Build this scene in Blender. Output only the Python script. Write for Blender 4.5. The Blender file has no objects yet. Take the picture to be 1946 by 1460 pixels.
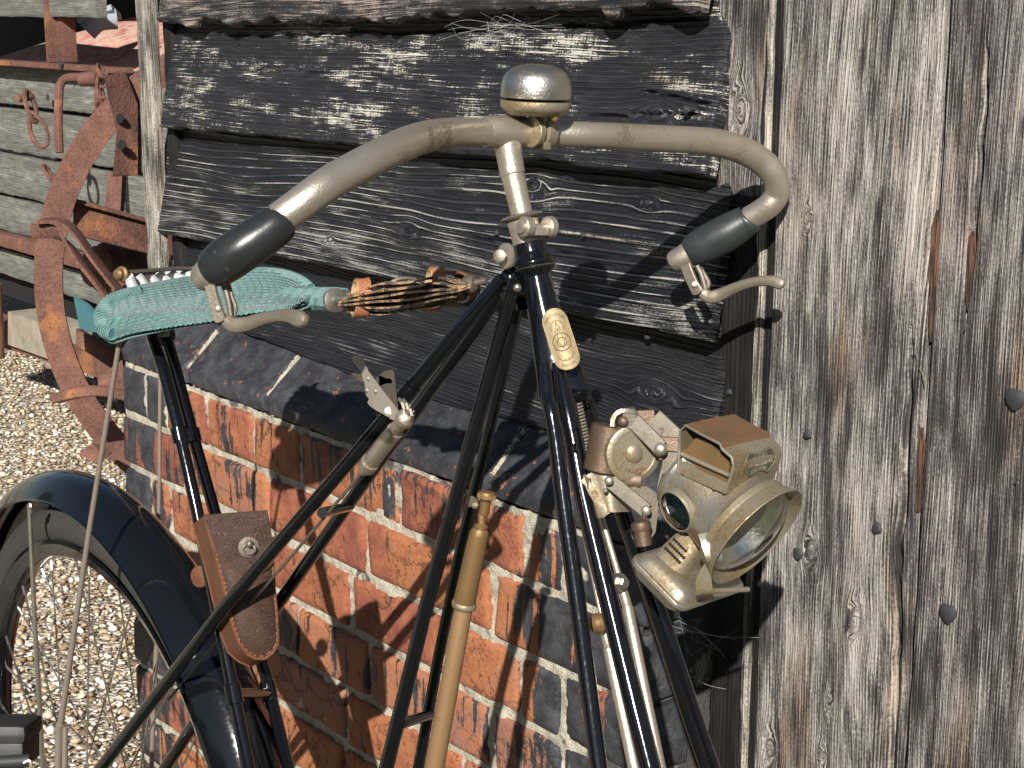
import bpy, bmesh, math, random
import numpy as np
from mathutils import Vector

random.seed(7)
rng = np.random.default_rng(7)
SC = bpy.context.scene
COL = SC.collection

# ------------------------------------------------------------------ camera
F = 3150.0
YAW, PITCH, ROLL = math.radians(51.48), math.radians(12.74), math.radians(0.1845)
CAM = np.array([0.0, -0.99, 1.22])
cy, sy, cp, sp = math.cos(YAW), math.sin(YAW), math.cos(PITCH), math.sin(PITCH)
DD = np.array([-sy * cp, cy * cp, -sp]); RR = np.array([cy, sy, 0.0]); UU = np.cross(RR, DD)
cr, sr = math.cos(ROLL), math.sin(ROLL)
RR, UU = cr * RR + sr * UU, -sr * RR + cr * UU
cam = bpy.data.cameras.new('camera'); camo = bpy.data.objects.new('camera', cam); COL.objects.link(camo)
cam.sensor_width = 36.0; cam.lens = F / 1946 * 36.0; cam.clip_start = 0.05; cam.clip_end = 400
from mathutils import Matrix
camo.matrix_world = Matrix(((RR[0], UU[0], -DD[0], CAM[0]), (RR[1], UU[1], -DD[1], CAM[1]), (RR[2], UU[2], -DD[2], CAM[2]), (0, 0, 0, 1)))
SC.camera = camo

# ------------------------------------------------------------------ sky, sun, exposure
SUNDIR = np.array([-0.600, 0.635, -0.490]); SUNDIR /= np.linalg.norm(SUNDIR)   # the way light travels
w = bpy.data.worlds.new('World'); SC.world = w; w.use_nodes = True
wn = w.node_tree.nodes; wl = w.node_tree.links
sky = wn.new('ShaderNodeTexSky'); sky.sky_type = 'NISHITA'; sky.sun_disc = False
sky.sun_elevation = math.asin(-SUNDIR[2])
sky.sun_rotation = math.atan2(-SUNDIR[0], -SUNDIR[1])
sky.air_density = 1.0; sky.dust_density = 0.6
wn['Background'].inputs[1].default_value = 0.05
wl.new(sky.outputs[0], wn['Background'].inputs[0])
sl = bpy.data.lights.new('sun', 'SUN'); sl.energy = 5.0; sl.angle = math.radians(0.53); sl.color = (1.0, 0.955, 0.89)
so = bpy.data.objects.new('sun', sl); COL.objects.link(so)
so.rotation_euler = Vector(SUNDIR).to_track_quat('-Z', 'Y').to_euler(); so.location = (3, -3, 4)
SC.view_settings.view_transform = 'Standard'; SC.view_settings.look = 'None'
SC.view_settings.exposure = 0.50; SC.view_settings.gamma = 1.0

# ------------------------------------------------------------------ geometry helpers
def ray(x, y): return DD + (x - 973) / F * RR - (y - 730) / F * UU
def T(x, y, t): return CAM + ray(x, y) * t                       # a point t metres out
def P(x, y, w=0.0):                                             # a point w metres in front of the brick face
    v = ray(x, y); return CAM + v * ((-w - CAM[1]) / v[1])
def depth(p): return float((np.asarray(p) - CAM) @ DD)
def nrm(v):
    v = np.asarray(v, float); return v / np.linalg.norm(v)
def frame(ax):
    ax = nrm(ax); h = np.array([0, 0, 1.0]) if abs(ax[2]) < .9 else np.array([1.0, 0, 0])
    a = nrm(np.cross(ax, h)); b = np.cross(ax, a); return a, b
def spline(pts, n=8):
    p = np.asarray(pts, float); out = []
    m = len(p)
    for i in range(m - 1):
        p0, p1, p2, p3 = p[max(i - 1, 0)], p[i], p[i + 1], p[min(i + 2, m - 1)]
        for k in range(n):
            t = k / n
            out.append(.5 * ((2 * p1) + (p2 - p0) * t + (2 * p0 - 5 * p1 + 4 * p2 - p3) * t * t + (3 * p1 - p0 - 3 * p2 + p3) * t ** 3))
    out.append(p[-1]); return np.array(out)

def _h(ix, iy, seed):
    n = (ix.astype(np.int64) * 374761393 + iy.astype(np.int64) * 668265263 + seed * 2147483647) & 0xffffffff
    n = ((n ^ (n >> 13)) * 1274126177) & 0xffffffff
    return ((n ^ (n >> 16)) & 0xffff) / 65535.0
def vnoise(x, y, seed=0):
    x = np.asarray(x, float); y = np.asarray(y, float)
    ix, iy = np.floor(x).astype(np.int64), np.floor(y).astype(np.int64); fx, fy = x - ix, y - iy
    fx = fx * fx * (3 - 2 * fx); fy = fy * fy * (3 - 2 * fy)
    a, b, c, d = _h(ix, iy, seed), _h(ix + 1, iy, seed), _h(ix, iy + 1, seed), _h(ix + 1, iy + 1, seed)
    return (a * (1 - fx) + b * fx) * (1 - fy) + (c * (1 - fx) + d * fx) * fy - .5
def fbm(x, y, seed=0, o=3):
    s = 0; k = 1.0
    for i in range(o): s = s + k * vnoise(np.asarray(x) * 2 ** i, np.asarray(y) * 2 ** i, seed + i * 17); k *= .5
    return s

ORG = {}
class MB:
    def __init__(s): s.v = []; s.f = []; s.uv = None; s.attr = []
    def add(s, v, f):
        o = len(s.v); s.v.extend([tuple(map(float, q)) for q in v]); s.f.extend([tuple(i + o for i in q) for q in f]); return s
    def tube(s, pts, rad, n=12, cap=True, flat=None):
        pts = np.asarray(pts, float); m = len(pts); rad = np.broadcast_to(np.asarray(rad, float), (m,))
        tg = np.gradient(pts, axis=0); tg /= np.linalg.norm(tg, axis=1)[:, None] + 1e-12
        a, b = frame(tg[0]); V = []
        for i in range(m):
            a = nrm(a - tg[i] * (a @ tg[i])); b = np.cross(tg[i], a)
            for k in range(n):
                th = 2 * math.pi * k / n; V.append(pts[i] + rad[i] * (math.cos(th) * a + math.sin(th) * b))
        Fc = [(i * n + k, i * n + (k + 1) % n, (i + 1) * n + (k + 1) % n, (i + 1) * n + k) for i in range(m - 1) for k in range(n)]
        if cap: Fc.append(tuple(range(n - 1, -1, -1))); Fc.append(tuple((m - 1) * n + k for k in range(n)))
        return s.add(V, Fc)
    def band(s, pts, side, wd, th):
        """a flat strap: rectangular section, 'side' the width direction (one vector or one per point)"""
        pts = np.asarray(pts, float); m = len(pts); tg = np.gradient(pts, axis=0)
        side = np.broadcast_to(np.asarray(side, float), (m, 3)); wd = np.broadcast_to(np.asarray(wd, float), (m,)); th = np.broadcast_to(np.asarray(th, float), (m,))
        V = []
        for i in range(m):
            t = nrm(tg[i]); sd = nrm(side[i] - t * (side[i] @ t)); nn = np.cross(t, sd)
            for a, b in ((-1, -1), (-.9, -1.25), (.9, -1.25), (1, -1), (1, 1), (.9, 1.25), (-.9, 1.25), (-1, 1)): V.append(pts[i] + sd * a * wd[i] / 2 + nn * b * th[i] / 2.5)
        n = 8
        Fc = [(i * n + k, i * n + (k + 1) % n, (i + 1) * n + (k + 1) % n, (i + 1) * n + k) for i in range(m - 1) for k in range(n)]
        Fc.append(tuple(range(n - 1, -1, -1))); Fc.append(tuple((m - 1) * n + k for k in range(n)))
        return s.add(V, Fc)
    def lathe(s, prof, o, ax, n=28, cap=True):
        a, b = frame(ax); ax = nrm(ax); o = np.asarray(o, float); V = []; m = len(prof)
        for (h, r) in prof:
            for k in range(n):
                th = 2 * math.pi * k / n; V.append(o + ax * h + r * (math.cos(th) * a + math.sin(th) * b))
        Fc = [(i * n + k, i * n + (k + 1) % n, (i + 1) * n + (k + 1) % n, (i + 1) * n + k) for i in range(m - 1) for k in range(n)]
        if cap: Fc.append(tuple(range(n - 1, -1, -1))); Fc.append(tuple((m - 1) * n + k for k in range(n)))
        return s.add(V, Fc)
    def box(s, c, A, B, Cc, bev=0.0):
        c, A, B, Cc = map(lambda q: np.asarray(q, float), (c, A, B, Cc))   # half axes
        if bev <= 0:
            V = [c + i * A + j * B + k * Cc for k in (-1, 1) for j in (-1, 1) for i in (-1, 1)]
            return s.add(V, [(0, 2, 3, 1), (4, 5, 7, 6), (0, 1, 5, 4), (2, 6, 7, 3), (0, 4, 6, 2), (1, 3, 7, 5)])
        bm = bmesh.new(); bmesh.ops.create_cube(bm, size=2)
        la, lb, lc = (np.linalg.norm(q) for q in (A, B, Cc))
        for v in bm.verts: v.co = (v.co.x * la, v.co.y * lb, v.co.z * lc)
        bmesh.ops.bevel(bm, geom=bm.edges[:], offset=min(bev, la * .9, lb * .9, lc * .9), segments=2, affect='EDGES', profile=.6)
        bm.verts.index_update()
        V = [c + A / la * v.co.x + B / lb * v.co.y + Cc / lc * v.co.z for v in bm.verts]
        s.add(V, [[v.index for v in f.verts] for f in bm.faces]); bm.free(); return s
    def plate(s, out, th):
        """prism: closed planar outline (3D) pushed by vector th"""
        out = [np.asarray(q, float) for q in out]; n = len(out); th = np.asarray(th, float)
        V = out + [q + th for q in out]
        return s.add(V, [tuple(range(n - 1, -1, -1)), tuple(range(n, 2 * n))] + [(i, (i + 1) % n, (i + 1) % n + n, i + n) for i in range(n)])
    def ball(s, c, r, n=12, ax=(0, 0, 1)):
        r = np.broadcast_to(np.asarray(r, float), (3,))
        V = []; Fc = []; m = n // 2 + 1
        for i in range(m):
            ph = math.pi * i / (m - 1)
            for k in range(n):
                th = 2 * math.pi * k / n; V.append((c[0] + r[0] * math.sin(ph) * math.cos(th), c[1] + r[1] * math.sin(ph) * math.sin(th), c[2] + r[2] * math.cos(ph)))
        Fc = [(i * n + k, (i + 1) * n + k, (i + 1) * n + (k + 1) % n, i * n + (k + 1) % n) for i in range(m - 1) for k in range(n)]
        return s.add(V, Fc)
    def build(s, name, mat, parent=None, smooth=True, ang=35, origin=None):
        V = np.array(s.v); c = V.mean(0) if origin is None else np.asarray(origin, float)
        me = bpy.data.meshes.new(name); me.from_pydata((V - c).tolist(), [], s.f); me.update()
        for k, arr in s.attr:
            a = me.attributes.new(k, 'FLOAT_VECTOR', 'POINT'); a.data.foreach_set('vector', np.asarray(arr, np.float32).ravel())
        bm = bmesh.new(); bm.from_mesh(me); bmesh.ops.recalc_face_normals(bm, faces=bm.faces[:]); bm.to_mesh(me); bm.free()
        if smooth:
            me.polygons.foreach_set('use_smooth', [True] * len(me.polygons))
            try: me.set_sharp_from_angle(angle=math.radians(ang))
            except Exception: pass
        if mat: me.materials.append(mat)
        o = bpy.data.objects.new(name, me); COL.objects.link(o)
        ORG[o] = c
        if parent is not None: o.parent = parent; o.location = Vector(c - ORG[parent])
        else: o.location = Vector(c)
        return o

def tag(o, label=None, cat=None, group=None, kind=None):
    if label: o['label'] = label
    if cat: o['category'] = cat
    if group: o['group'] = group
    if kind: o['kind'] = kind
    return o
def thing(name, loc, label, cat, group=None):
    o = bpy.data.objects.new(name, None); COL.objects.link(o); o.location = Vector(loc); ORG[o] = np.asarray(loc, float)
    o.empty_display_size = .05
    return tag(o, label, cat, group)

# ------------------------------------------------------------------ shader helpers
class S:
    def __init__(s, g, k): s.g = g; s.k = k
    def _m(s, op, b=None, c=None): return s.g.math(op, s, b, c)
    def __add__(s, b): return s._m('ADD', b)
    __radd__ = __add__
    def __mul__(s, b): return s._m('MULTIPLY', b)
    __rmul__ = __mul__
    def __sub__(s, b): return s._m('SUBTRACT', b)
    def __rsub__(s, b): return s.g.math('SUBTRACT', b, s)
    def pw(s, b): return s._m('POWER', b)
    def sin(s): return s._m('SINE')
    def ab(s): return s._m('ABSOLUTE')
    def step(s, a, b):                     # smoothstep a..b
        n = s.g.nt.nodes.new('ShaderNodeMapRange'); n.interpolation_type = 'SMOOTHSTEP'
        s.g.lk(s, n.inputs[0])
        for i, q in ((1, a), (2, b)): s.g.lk(q, n.inputs[i])
        n.inputs[3].default_value = 0; n.inputs[4].default_value = 1
        return S(s.g, n.outputs[0])
class G:
    def __init__(s, name):
        s.m = bpy.data.materials.new(name); s.m.use_nodes = True; s.nt = s.m.node_tree; s.b = s.nt.nodes['Principled BSDF']
    def lk(s, v, inp):
        if isinstance(v, S): s.nt.links.new(v.k, inp)
        elif isinstance(v, (tuple, list)):
            inp.default_value = (*v, 1.0) if (len(v) == 3 and len(inp.default_value) == 4) else v
        else: inp.default_value = v
    def math(s, op, a, b=None, c=None):
        n = s.nt.nodes.new('ShaderNodeMath'); n.operation = op
        for i, q in enumerate((a, b, c)):
            if q is not None: s.lk(q, n.inputs[i])
        return S(s, n.outputs[0])
    def co(s, kind='Object'):
        n = s.nt.nodes.new('ShaderNodeTexCoord'); return S(s, n.outputs[kind])
    def pos(s): return S(s, s.nt.nodes.new('ShaderNodeNewGeometry').outputs['Position'])
    def attr(s, a):
        n = s.nt.nodes.new('ShaderNodeAttribute'); n.attribute_name = a; return S(s, n.outputs['Vector'])
    def rnd(s): return S(s, s.nt.nodes.new('ShaderNodeObjectInfo').outputs['Random'])
    def sep(s, v):
        n = s.nt.nodes.new('ShaderNodeSeparateXYZ'); s.lk(v, n.inputs[0]); return [S(s, n.outputs[i]) for i in range(3)]
    def vec(s, x, y, z=0.0):
        n = s.nt.nodes.new('ShaderNodeCombineXYZ')
        for i, q in enumerate((x, y, z)): s.lk(q, n.inputs[i])
        return S(s, n.outputs[0])
    def noise(s, v, sc=1.0, det=2.0, ro=.5, dist=0.0):
        n = s.nt.nodes.new('ShaderNodeTexNoise'); s.lk(v, n.inputs['Vector']); n.inputs['Scale'].default_value = sc
        n.inputs['Detail'].default_value = det; n.inputs['Roughness'].default_value = ro; n.inputs['Distortion'].default_value = dist
        return S(s, n.outputs[0])
    def voro(s, v, sc=1.0, out='Distance', feat='F1'):
        n = s.nt.nodes.new('ShaderNodeTexVoronoi'); n.feature = feat; s.lk(v, n.inputs['Vector']); n.inputs['Scale'].default_value = sc
        return S(s, n.outputs[out])
    def mix(s, f, a, b, mode='MIX'):
        n = s.nt.nodes.new('ShaderNodeMix'); n.data_type = 'RGBA'; n.blend_type = mode
        s.lk(f, n.inputs[0]); s.lk(a, n.inputs[6]); s.lk(b, n.inputs[7]); return S(s, n.outputs[2])
    def ramp(s, f, st):
        n = s.nt.nodes.new('ShaderNodeValToRGB'); s.lk(f, n.inputs[0]); e = n.color_ramp.elements
        while len(e) < len(st): e.new(.5)
        for q, (p_, c_) in zip(e, st): q.position = p_; q.color = (*c_, 1)
        return S(s, n.outputs[0])
    def bump(s, h, dist=.001, st=1.0, nrm_=None):
        n = s.nt.nodes.new('ShaderNodeBump'); s.lk(h, n.inputs['Height']); n.inputs['Distance'].default_value = dist; n.inputs['Strength'].default_value = st
        if nrm_ is not None: s.nt.links.new(nrm_.k, n.inputs['Normal'])
        return S(s, n.outputs[0])
    def set(s, col=None, ro=None, me=None, n=None, **kw):
        if col is not None: s.lk(col, s.b.inputs['Base Color'])
        if ro is not None: s.lk(ro, s.b.inputs['Roughness'])
        if me is not None: s.lk(me, s.b.inputs['Metallic'])
        if n is not None: s.nt.links.new(n.k, s.b.inputs['Normal'])
        for k, v in kw.items(): s.lk(v, s.b.inputs[k.replace('_', ' ')])
        return s.m

# ------------------------------------------------------------------ materials
def wood_mat(name, per, ridge, wear, dark, mid, pale, warm=(.34, .2, .1), rough=.55, saw=0.0, streak=1.0, topwear=0.0, tar=1.0, soft=.22, lf=9, af=700, rt=.72, bigk=1.1, sharp=.98, bd=.0013):
    """weathered wood: 'grain' attribute = (along, warped across, raw across) in metres"""
    g = G(name); l, ap, a = g.sep(g.attr('grain'))
    wob = g.noise(g.vec(l * 1.3, ap * 45), det=1)
    ring = (ap * (2 * math.pi / per) + wob * 9.0).sin() * .5 + .5
    r0 = ring.step(.45, .98)
    rl = ring.step(rt, sharp) * g.noise(g.vec(l * 7 + 11, ap * 60), det=2, ro=.6).step(.36, .62)
    fib = g.noise(g.vec(l * lf, ap * af), det=3, ro=.6)
    fib2 = g.noise(g.vec(l * 28 + 7, ap * 1500), det=2, ro=.6)
    spk = g.noise(g.vec(l * 330, ap * 520), det=2, ro=.7)
    big = g.noise(g.vec(l * 5 + 3, a * 22), det=3, ro=.6)
    mid_ = g.noise(g.vec(l * 17, ap * 90), det=2, ro=.6)
    wsum = fib * .9 * streak + fib2 * .45 + spk * .55 + big * bigk + mid_ * .6 + rl * ridge * .28
    if saw: wsum = wsum + g.noise(g.vec(l * 420, a * 40), det=1) * saw
    if topwear: wsum = wsum + a * topwear
    wm = wsum.step(1.95 - wear - (soft - .22) * .5 + (bigk - 1.1) * .5, 1.95 - wear + soft + (bigk - 1.1) * .5)
    gm = (fib * .5 + mid_ * .6 + big * .4 + r0 * ridge * .30 - ridge * .06).step(.55, 1.0)
    col = g.mix(gm, dark, mid)
    wc = g.mix(g.noise(g.vec(l * 6, a * 30, 4.0), det=2).step(.5, .78), pale, warm)
    col = g.mix(wm, col, wc)
    crk = fib.step(.40, .30) * mid_.step(.4, .6)
    col = g.mix(crk * .85, col, (.006, .006, .006))
    h = r0 * ridge * 1.3 + fib * 1.0 + fib2 * .35 + spk * .30 + wm * .25 - crk * 1.3
    ro = g.mix(wm, (rough,) * 3, (.85,) * 3)
    return g.set(col, ro, n=g.bump(h, bd, 1.0), Specular_IOR_Level=.5 * tar)

M = {}
M['board_a'] = wood_mat('tarred_board_rough', .006, .35, .04, (.011, .011, .013), (.044, .042, .042), (.34, .28, .24), warm=(.30, .16, .10), saw=.2, lf=14, rough=.5)
M['board_b'] = wood_mat('tarred_board_flecked', .0050, .5, -.155, (.011, .012, .016), (.040, .041, .048), (.58, .55, .48), warm=(.48, .42, .30), saw=.34, lf=34, af=800, soft=.14, bigk=1.5, rough=.42, bd=.0018)
M['board_c'] = wood_mat('tarred_board_ridged', .0082, 1.5, .13, (.009, .010, .014), (.032, .034, .042), (.38, .37, .34), warm=(.34, .29, .21), topwear=-1.6, rt=.90, sharp=1.0, af=900, lf=16, rough=.42, bd=.0019)
M['board_d'] = wood_mat('tarred_board_fine', .0042, .9, -.14, (.007, .008, .011), (.028, .030, .036), (.28, .27, .25), warm=(.20, .18, .14), rt=.55, af=800, rough=.40, bd=.0018)
M['plank_a'] = wood_mat('weathered_plank', .0030, .5, .11, (.030, .026, .025), (.150, .135, .126), (.47, .43, .39), warm=(.36, .25, .16), rough=.72, streak=1.25, tar=.4, soft=.34, lf=13, af=900, bigk=.95)
M['plank_b'] = wood_mat('weathered_plank_dark', .0028, .5, .04, (.026, .023, .022), (.125, .112, .104), (.41, .37, .34), warm=(.34, .22, .13), rough=.72, streak=1.3, tar=.4, soft=.32, lf=9, af=950, bigk=.85)
M['strip'] = wood_mat('pale_strip_wood', .003, .5, .22, (.045, .040, .034), (.19, .17, .145), (.58, .54, .46), warm=(.48, .40, .28), rough=.8, tar=.4, soft=.35, af=1000)
M['post'] = wood_mat('dark_post_wood', .005, .3, -.14, (.006, .006, .006), (.026, .023, .022), (.19, .145, .115), warm=(.12, .07, .05), rough=.75, tar=.5, lf=24)
M['trailer'] = wood_mat('trailer_plank_wood', .007, .3, .12, (.11, .11, .095), (.22, .22, .19), (.37, .365, .33), warm=(.30, .27, .19), rough=.85, streak=.8, tar=.4, soft=.4)

def brick_mat():
    g = G('tarred_red_brick'); p = g.pos(); x, y, z = g.sep(p); r = g.rnd()
    n1 = g.noise(p, 38, 4, .65); n2 = g.noise(p, 260, 3, .7); n3 = g.noise(g.vec(x * 10, z * 4, r * 30), det=2)
    col = g.ramp((n1 * .7 + n3 * .5 + r * .35), [(.45, (.165, .050, .034)), (.62, (.27, .085, .048)), (.80, (.39, .145, .055)), (1.0, (.30, .140, .095))])
    col = g.mix(n2.step(.55, .72) * .6, col, (.13, .035, .025))
    flk = g.noise(g.vec(x * 130, y * 130, z * 90 + 9), det=2, ro=.6).step(.69, .73)
    col = g.mix(flk * .5, col, (.50, .24, .12))
    vn = g.voro(g.vec(x * 22 + n1 * 1.5, y * 22, z * 22 + n2 * .6), 1.0, 'Distance', 'DISTANCE_TO_EDGE').step(.022, .0) * n3.step(.4, .6)
    col = g.mix(vn * .8, col, (.05, .02, .015))
    pit = g.noise(g.vec(x * 70, y * 70, z * 26), det=2, ro=.5).step(.66, .71)
    col = g.mix(pit * .75, col, (.045, .025, .022))
    # tar wiped over the wall: solid towards the left corner, the right corner and the capping, streaks elsewhere
    st = g.noise(g.vec(x * 75, z * 7, y * 40), det=3, ro=.6)
    pat = g.noise(g.vec(x * 14, z * 9, y * 10 + 5), det=3, ro=.55)
    left = x.step(-1.86, -2.12); right = x.step(-1.27, -1.13); vr = x.step(-1.10, -1.045); cap = z.step(.728, .742)
    drip = z.step(.60, .74)
    t = st * 1.15 + pat * .9 + left * .34 + right * .36 + vr * .8 + cap * (.54 - x.step(-1.95, -2.13) * .22) + drip * .12 + n2 * .22 + (r - .5) * .16
    fl2 = g.noise(g.vec(x * 60, y * 60, z * 60), det=4, ro=.75).step(.60, .66) * cap
    tm = t.step(1.30, 1.35) * (1 - fl2 * .85)
    tarc = g.mix(n1.step(.35, .7), (.020, .021, .025), (.060, .061, .068))
    col = g.mix(tm, col, tarc)
    h = n2 * 1.1 + n1 * .8 + tm * .25 - flk * .2 - vn * .8 - pit * .3
    return g.set(col, g.mix(tm, (.82,) * 3, (.62,) * 3), n=g.bump(h, .0016, 1.0))
M['brick'] = brick_mat()
def mortar_mat():
    g = G('lime_mortar'); p = g.pos(); x, y, z = g.sep(p)
    n1 = g.noise(p, 60, 4, .7); n2 = g.noise(p, 420, 2, .6)
    col = g.ramp(n1 * .6 + n2 * .5, [(.3, (.15, .135, .105)), (.5, (.36, .33, .255)), (.7, (.52, .48, .38))])
    pat = g.noise(g.vec(x * 16, y * 16, z * 12), det=4, ro=.6)
    tm = (pat + x.step(-1.16, -1.07) * .22 + z.step(.70, .74) * .05 + n2 * .1).step(.66, .72)
    col = g.mix(tm * .9, col, (.03, .03, .034))
    return g.set(col, .9, n=g.bump(n2 * .8 + n1, .0025, 1.0))
M['mortar'] = mortar_mat()
def enamel():
    g = G('black_enamel'); p = g.co(); n = g.noise(p, 300, 2)
    sp_ = g.noise(p, 620, 2).step(.72, .76)
    return g.set(g.mix(sp_ * .5, (.0045, .0050, .0065), (.06, .05, .04)), n.step(.3, .9) * .10 + .085, n=g.bump(n, .00008, .4), Coat_Weight=.35, Coat_Roughness=.06, Specular_IOR_Level=.42)
M['enamel'] = enamel()
def metal(name, c1, c2, rust, ro, amt=.5, me=.95, sc=60):
    g = G(name); p = g.co(); n1 = g.noise(p, sc, 4, .65); n2 = g.noise(p, sc * 9, 3, .65); n3 = g.noise(p, sc * .4, 3, .6)
    col = g.mix(n1, c1, c2); rm = (n3 * .8 + n2 * .5).step(.86 - amt * .3, 1.0 - amt * .2)
    col = g.mix(rm * .85, col, rust)
    r = n1 * .22 + n2 * .15 + (ro - .17) + rm * .22
    return g.set(col, r, me, n=g.bump(n2 + n1 * .6, .0004, .8))
M['nickel'] = metal('dull_nickel', (.66, .59, .49), (.46, .40, .32), (.20, .14, .085), .38, .60, .80)
M['lever'] = metal('brown_nickel_lever', (.42, .365, .285), (.29, .245, .185), (.18, .125, .075), .42, .6, .7)
M['nickel_bright'] = metal('worn_bright_nickel', (.62, .60, .54), (.50, .46, .37), (.40, .26, .12), .30, .45, .95)
M['nickel_dark'] = metal('dark_steel', (.22, .195, .16), (.14, .12, .10), (.11, .08, .05), .50, .4, .6)
M['lamp'] = metal('aged_nickel_brass', (.40, .35, .27), (.28, .24, .155), (.20, .13, .05), .44, .80, .6, sc=45)
M['link'] = metal('tarnished_bracket_steel', (.13, .11, .08), (.085, .07, .048), (.10, .055, .03), .50, .5, .35, sc=70)
M['lamp_light'] = metal('pale_nickel', (.52, .49, .42), (.36, .325, .25), (.22, .145, .06), .35, .75, .78, sc=40)
M['copper'] = metal('brown_copper', (.155, .10, .065), (.105, .07, .048), (.09, .055, .03), .46, .5, .5, sc=70)
M['hood'] = metal('orange_copper_sheet', (.29, .145, .072), (.19, .115, .06), (.12, .10, .05), .48, .7, .5, sc=45)
M['matte_steel'] = metal('matte_steel', (.40, .36, .30), (.28, .25, .21), (.16, .12, .08), .5, .45, .3, sc=60)
M['brass'] = metal('patinated_brass', (.27, .155, .065), (.19, .12, .05), (.10, .085, .04), .46, .6, .45, sc=70)
M['brass_tube'] = metal('tan_brass', (.34, .205, .10), (.27, .16, .075), (.19, .115, .055), .52, .4, .4, sc=30)
M['badge'] = metal('pale_brass', (.34, .265, .145), (.27, .205, .11), (.17, .125, .06), .52, .3, .35)
M['relief_shade'] = metal('badge_relief_shade', (.17, .12, .06), (.12, .085, .04), (.09, .06, .03), .5, .3, .3)  # shading of the raised lines put into a darker brass colour
M['verdigris'] = metal('verdigris_brass', (.11, .12, .08), (.07, .08, .05), (.16, .17, .11), .55, .4, .4)
def rust_mat():
    g = G('rust'); p = g.co(); n1 = g.noise(p, 22, 4, .6); n2 = g.noise(p, 170, 3, .7); n3 = g.noise(p, 7, 3, .6)
    col = g.ramp(n1 * .5 + n2 * .35 + n3 * .35, [(.38, (.050, .026, .020)), (.55, (.135, .066, .050)), (.72, (.20, .095, .068)), (.9, (.29, .13, .06))])
    pt = g.noise(p, 260, 4, .75).step(.58, .72) * .6
    col = g.mix(pt * .75, col, (.045, .022, .018))
    og = g.noise(g.vec(*[q * 1.0 for q in g.sep(p)]), 5, 4, .7).step(.56, .68)
    col = g.mix(og * .6, col, (.40, .17, .06))
    return g.set(col, .85, n=g.bump(n2 + n1 - pt * 1.2, .003, 1.0), Specular_IOR_Level=.3)
M['rust'] = rust_mat()
def leather(name, c1, c2, edge, ro=.42):
    g = G(name); p = g.co(); n1 = g.noise(p, 45, 4, .6); v = g.voro(p, 420, 'Distance', 'DISTANCE_TO_EDGE'); n2 = g.noise(p, 500, 2)
    ck = v.step(.10, .0) * n1.step(.42, .62)
    col = g.mix(n1, c1, c2); col = g.mix(ck * .8, col, edge)
    return g.set(col, n1 * .3 + (ro - .1), n=g.bump(n2 * .4 - ck * 1.0 + n1, .0005, 1.0))
M['leather'] = leather('brown_leather', (.105, .038, .018), (.19, .075, .036), (.04, .018, .010))
M['leather_dark'] = leather('dark_leather', (.028, .014, .010), (.080, .036, .021), (.02, .012, .009))
M['leather_side'] = leather('tan_leather', (.075, .030, .015), (.13, .054, .025), (.07, .03, .014), .35)
M['leather_tan'] = leather('tan_strap', (.34, .13, .055), (.42, .18, .08), (.20, .08, .03), .5)
M['leather_pale'] = leather('raw_leather_edge', (.42, .27, .14), (.52, .36, .20), (.24, .13, .06), .8)
def strap_mat():
    g = G('cracked_strap'); x, y, z = g.sep(g.co()); n1 = g.noise(g.co(), 90, 4, .7)
    fz = g.noise(g.co(), 700, 2, .7)
    col = g.mix((n1 + fz * .5).step(.66, .84), (.050, .036, .028), (.46, .30, .165))
    return g.set(col, .85, n=g.bump(n1 + fz, .0012, 1.0))
M['strap'] = strap_mat()
def rope_mat():
    g = G('teal_cord'); u, v, k = g.sep(g.attr('cord'))
    tw = ((u * 1.0 + v * .55) * (2 * math.pi)).sin() * .5 + .5        # twist
    ln = (v * (2 * math.pi)).sin().ab()
    n = g.noise(g.co(), 160, 3, .6); n2 = g.noise(g.co(), 18, 2)
    col = g.mix(n * .8 + n2 * .5 - .2, (.055, .155, .148), (.16, .335, .305))
    col = g.mix((1 - tw).pw(2.0) * .55, col, (.018, .075, .075))
    return g.set(col, .8, n=g.bump(tw * .8 + ln * .7 + n * .3, .0011, 1.0), Sheen_Weight=.2)
M['rope'] = rope_mat()
def simple(name, c, ro=.6, me=0.0, sc=80, var=.35, b=.0005):
    g = G(name); p = g.co(); n = g.noise(p, sc, 4, .65)
    return g.set(g.mix(n, tuple(q * (1 - var) for q in c), tuple(min(1, q * (1 + var)) for q in c)), n * .2 + (ro - .1), me, n=g.bump(n, b, .8))
M['rubber'] = simple('tyre_rubber', (.038, .035, .030), .75, sc=110)
M['grip'] = simple('black_celluloid', (.020, .021, .022), .30, sc=90, b=.0002)
M['grip_worn'] = simple('worn_grey_celluloid', (.028, .033, .033), .40, sc=60, b=.0004)
M['spring'] = simple('grey_spring_steel', (.60, .61, .63), .45, .2)
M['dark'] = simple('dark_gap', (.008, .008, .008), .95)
M['nailhead'] = metal('tarred_iron_nail', (.055, .058, .062), (.025, .026, .028), (.04, .03, .025), .6, .5, .15, sc=160)
M['black_worn'] = simple('chipped_black_paint', (.022, .022, .022), .55, sc=50)
M['chrome'] = metal('steel_spoke', (.62, .59, .52), (.45, .42, .36), (.30, .22, .15), .30, .3, .95)
M['rod'] = metal('dull_rod', (.36, .30, .25), (.26, .21, .17), (.18, .12, .08), .5, .4, .5)
M['mirror'] = metal('reflector_silver', (.95, .92, .82), (.90, .85, .72), (.8, .7, .5), .17, .10, 1.0)
M['teal'] = simple('teal_paint', (.05, .16, .18), .6)
M['greybag'] = simple('grey_cloth', (.28, .32, .36), .9, sc=30)
M['beam'] = simple('grey_rusted_beam', (.30, .26, .20), .8, sc=25, var=.6)
M['red_fade'] = None
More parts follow.
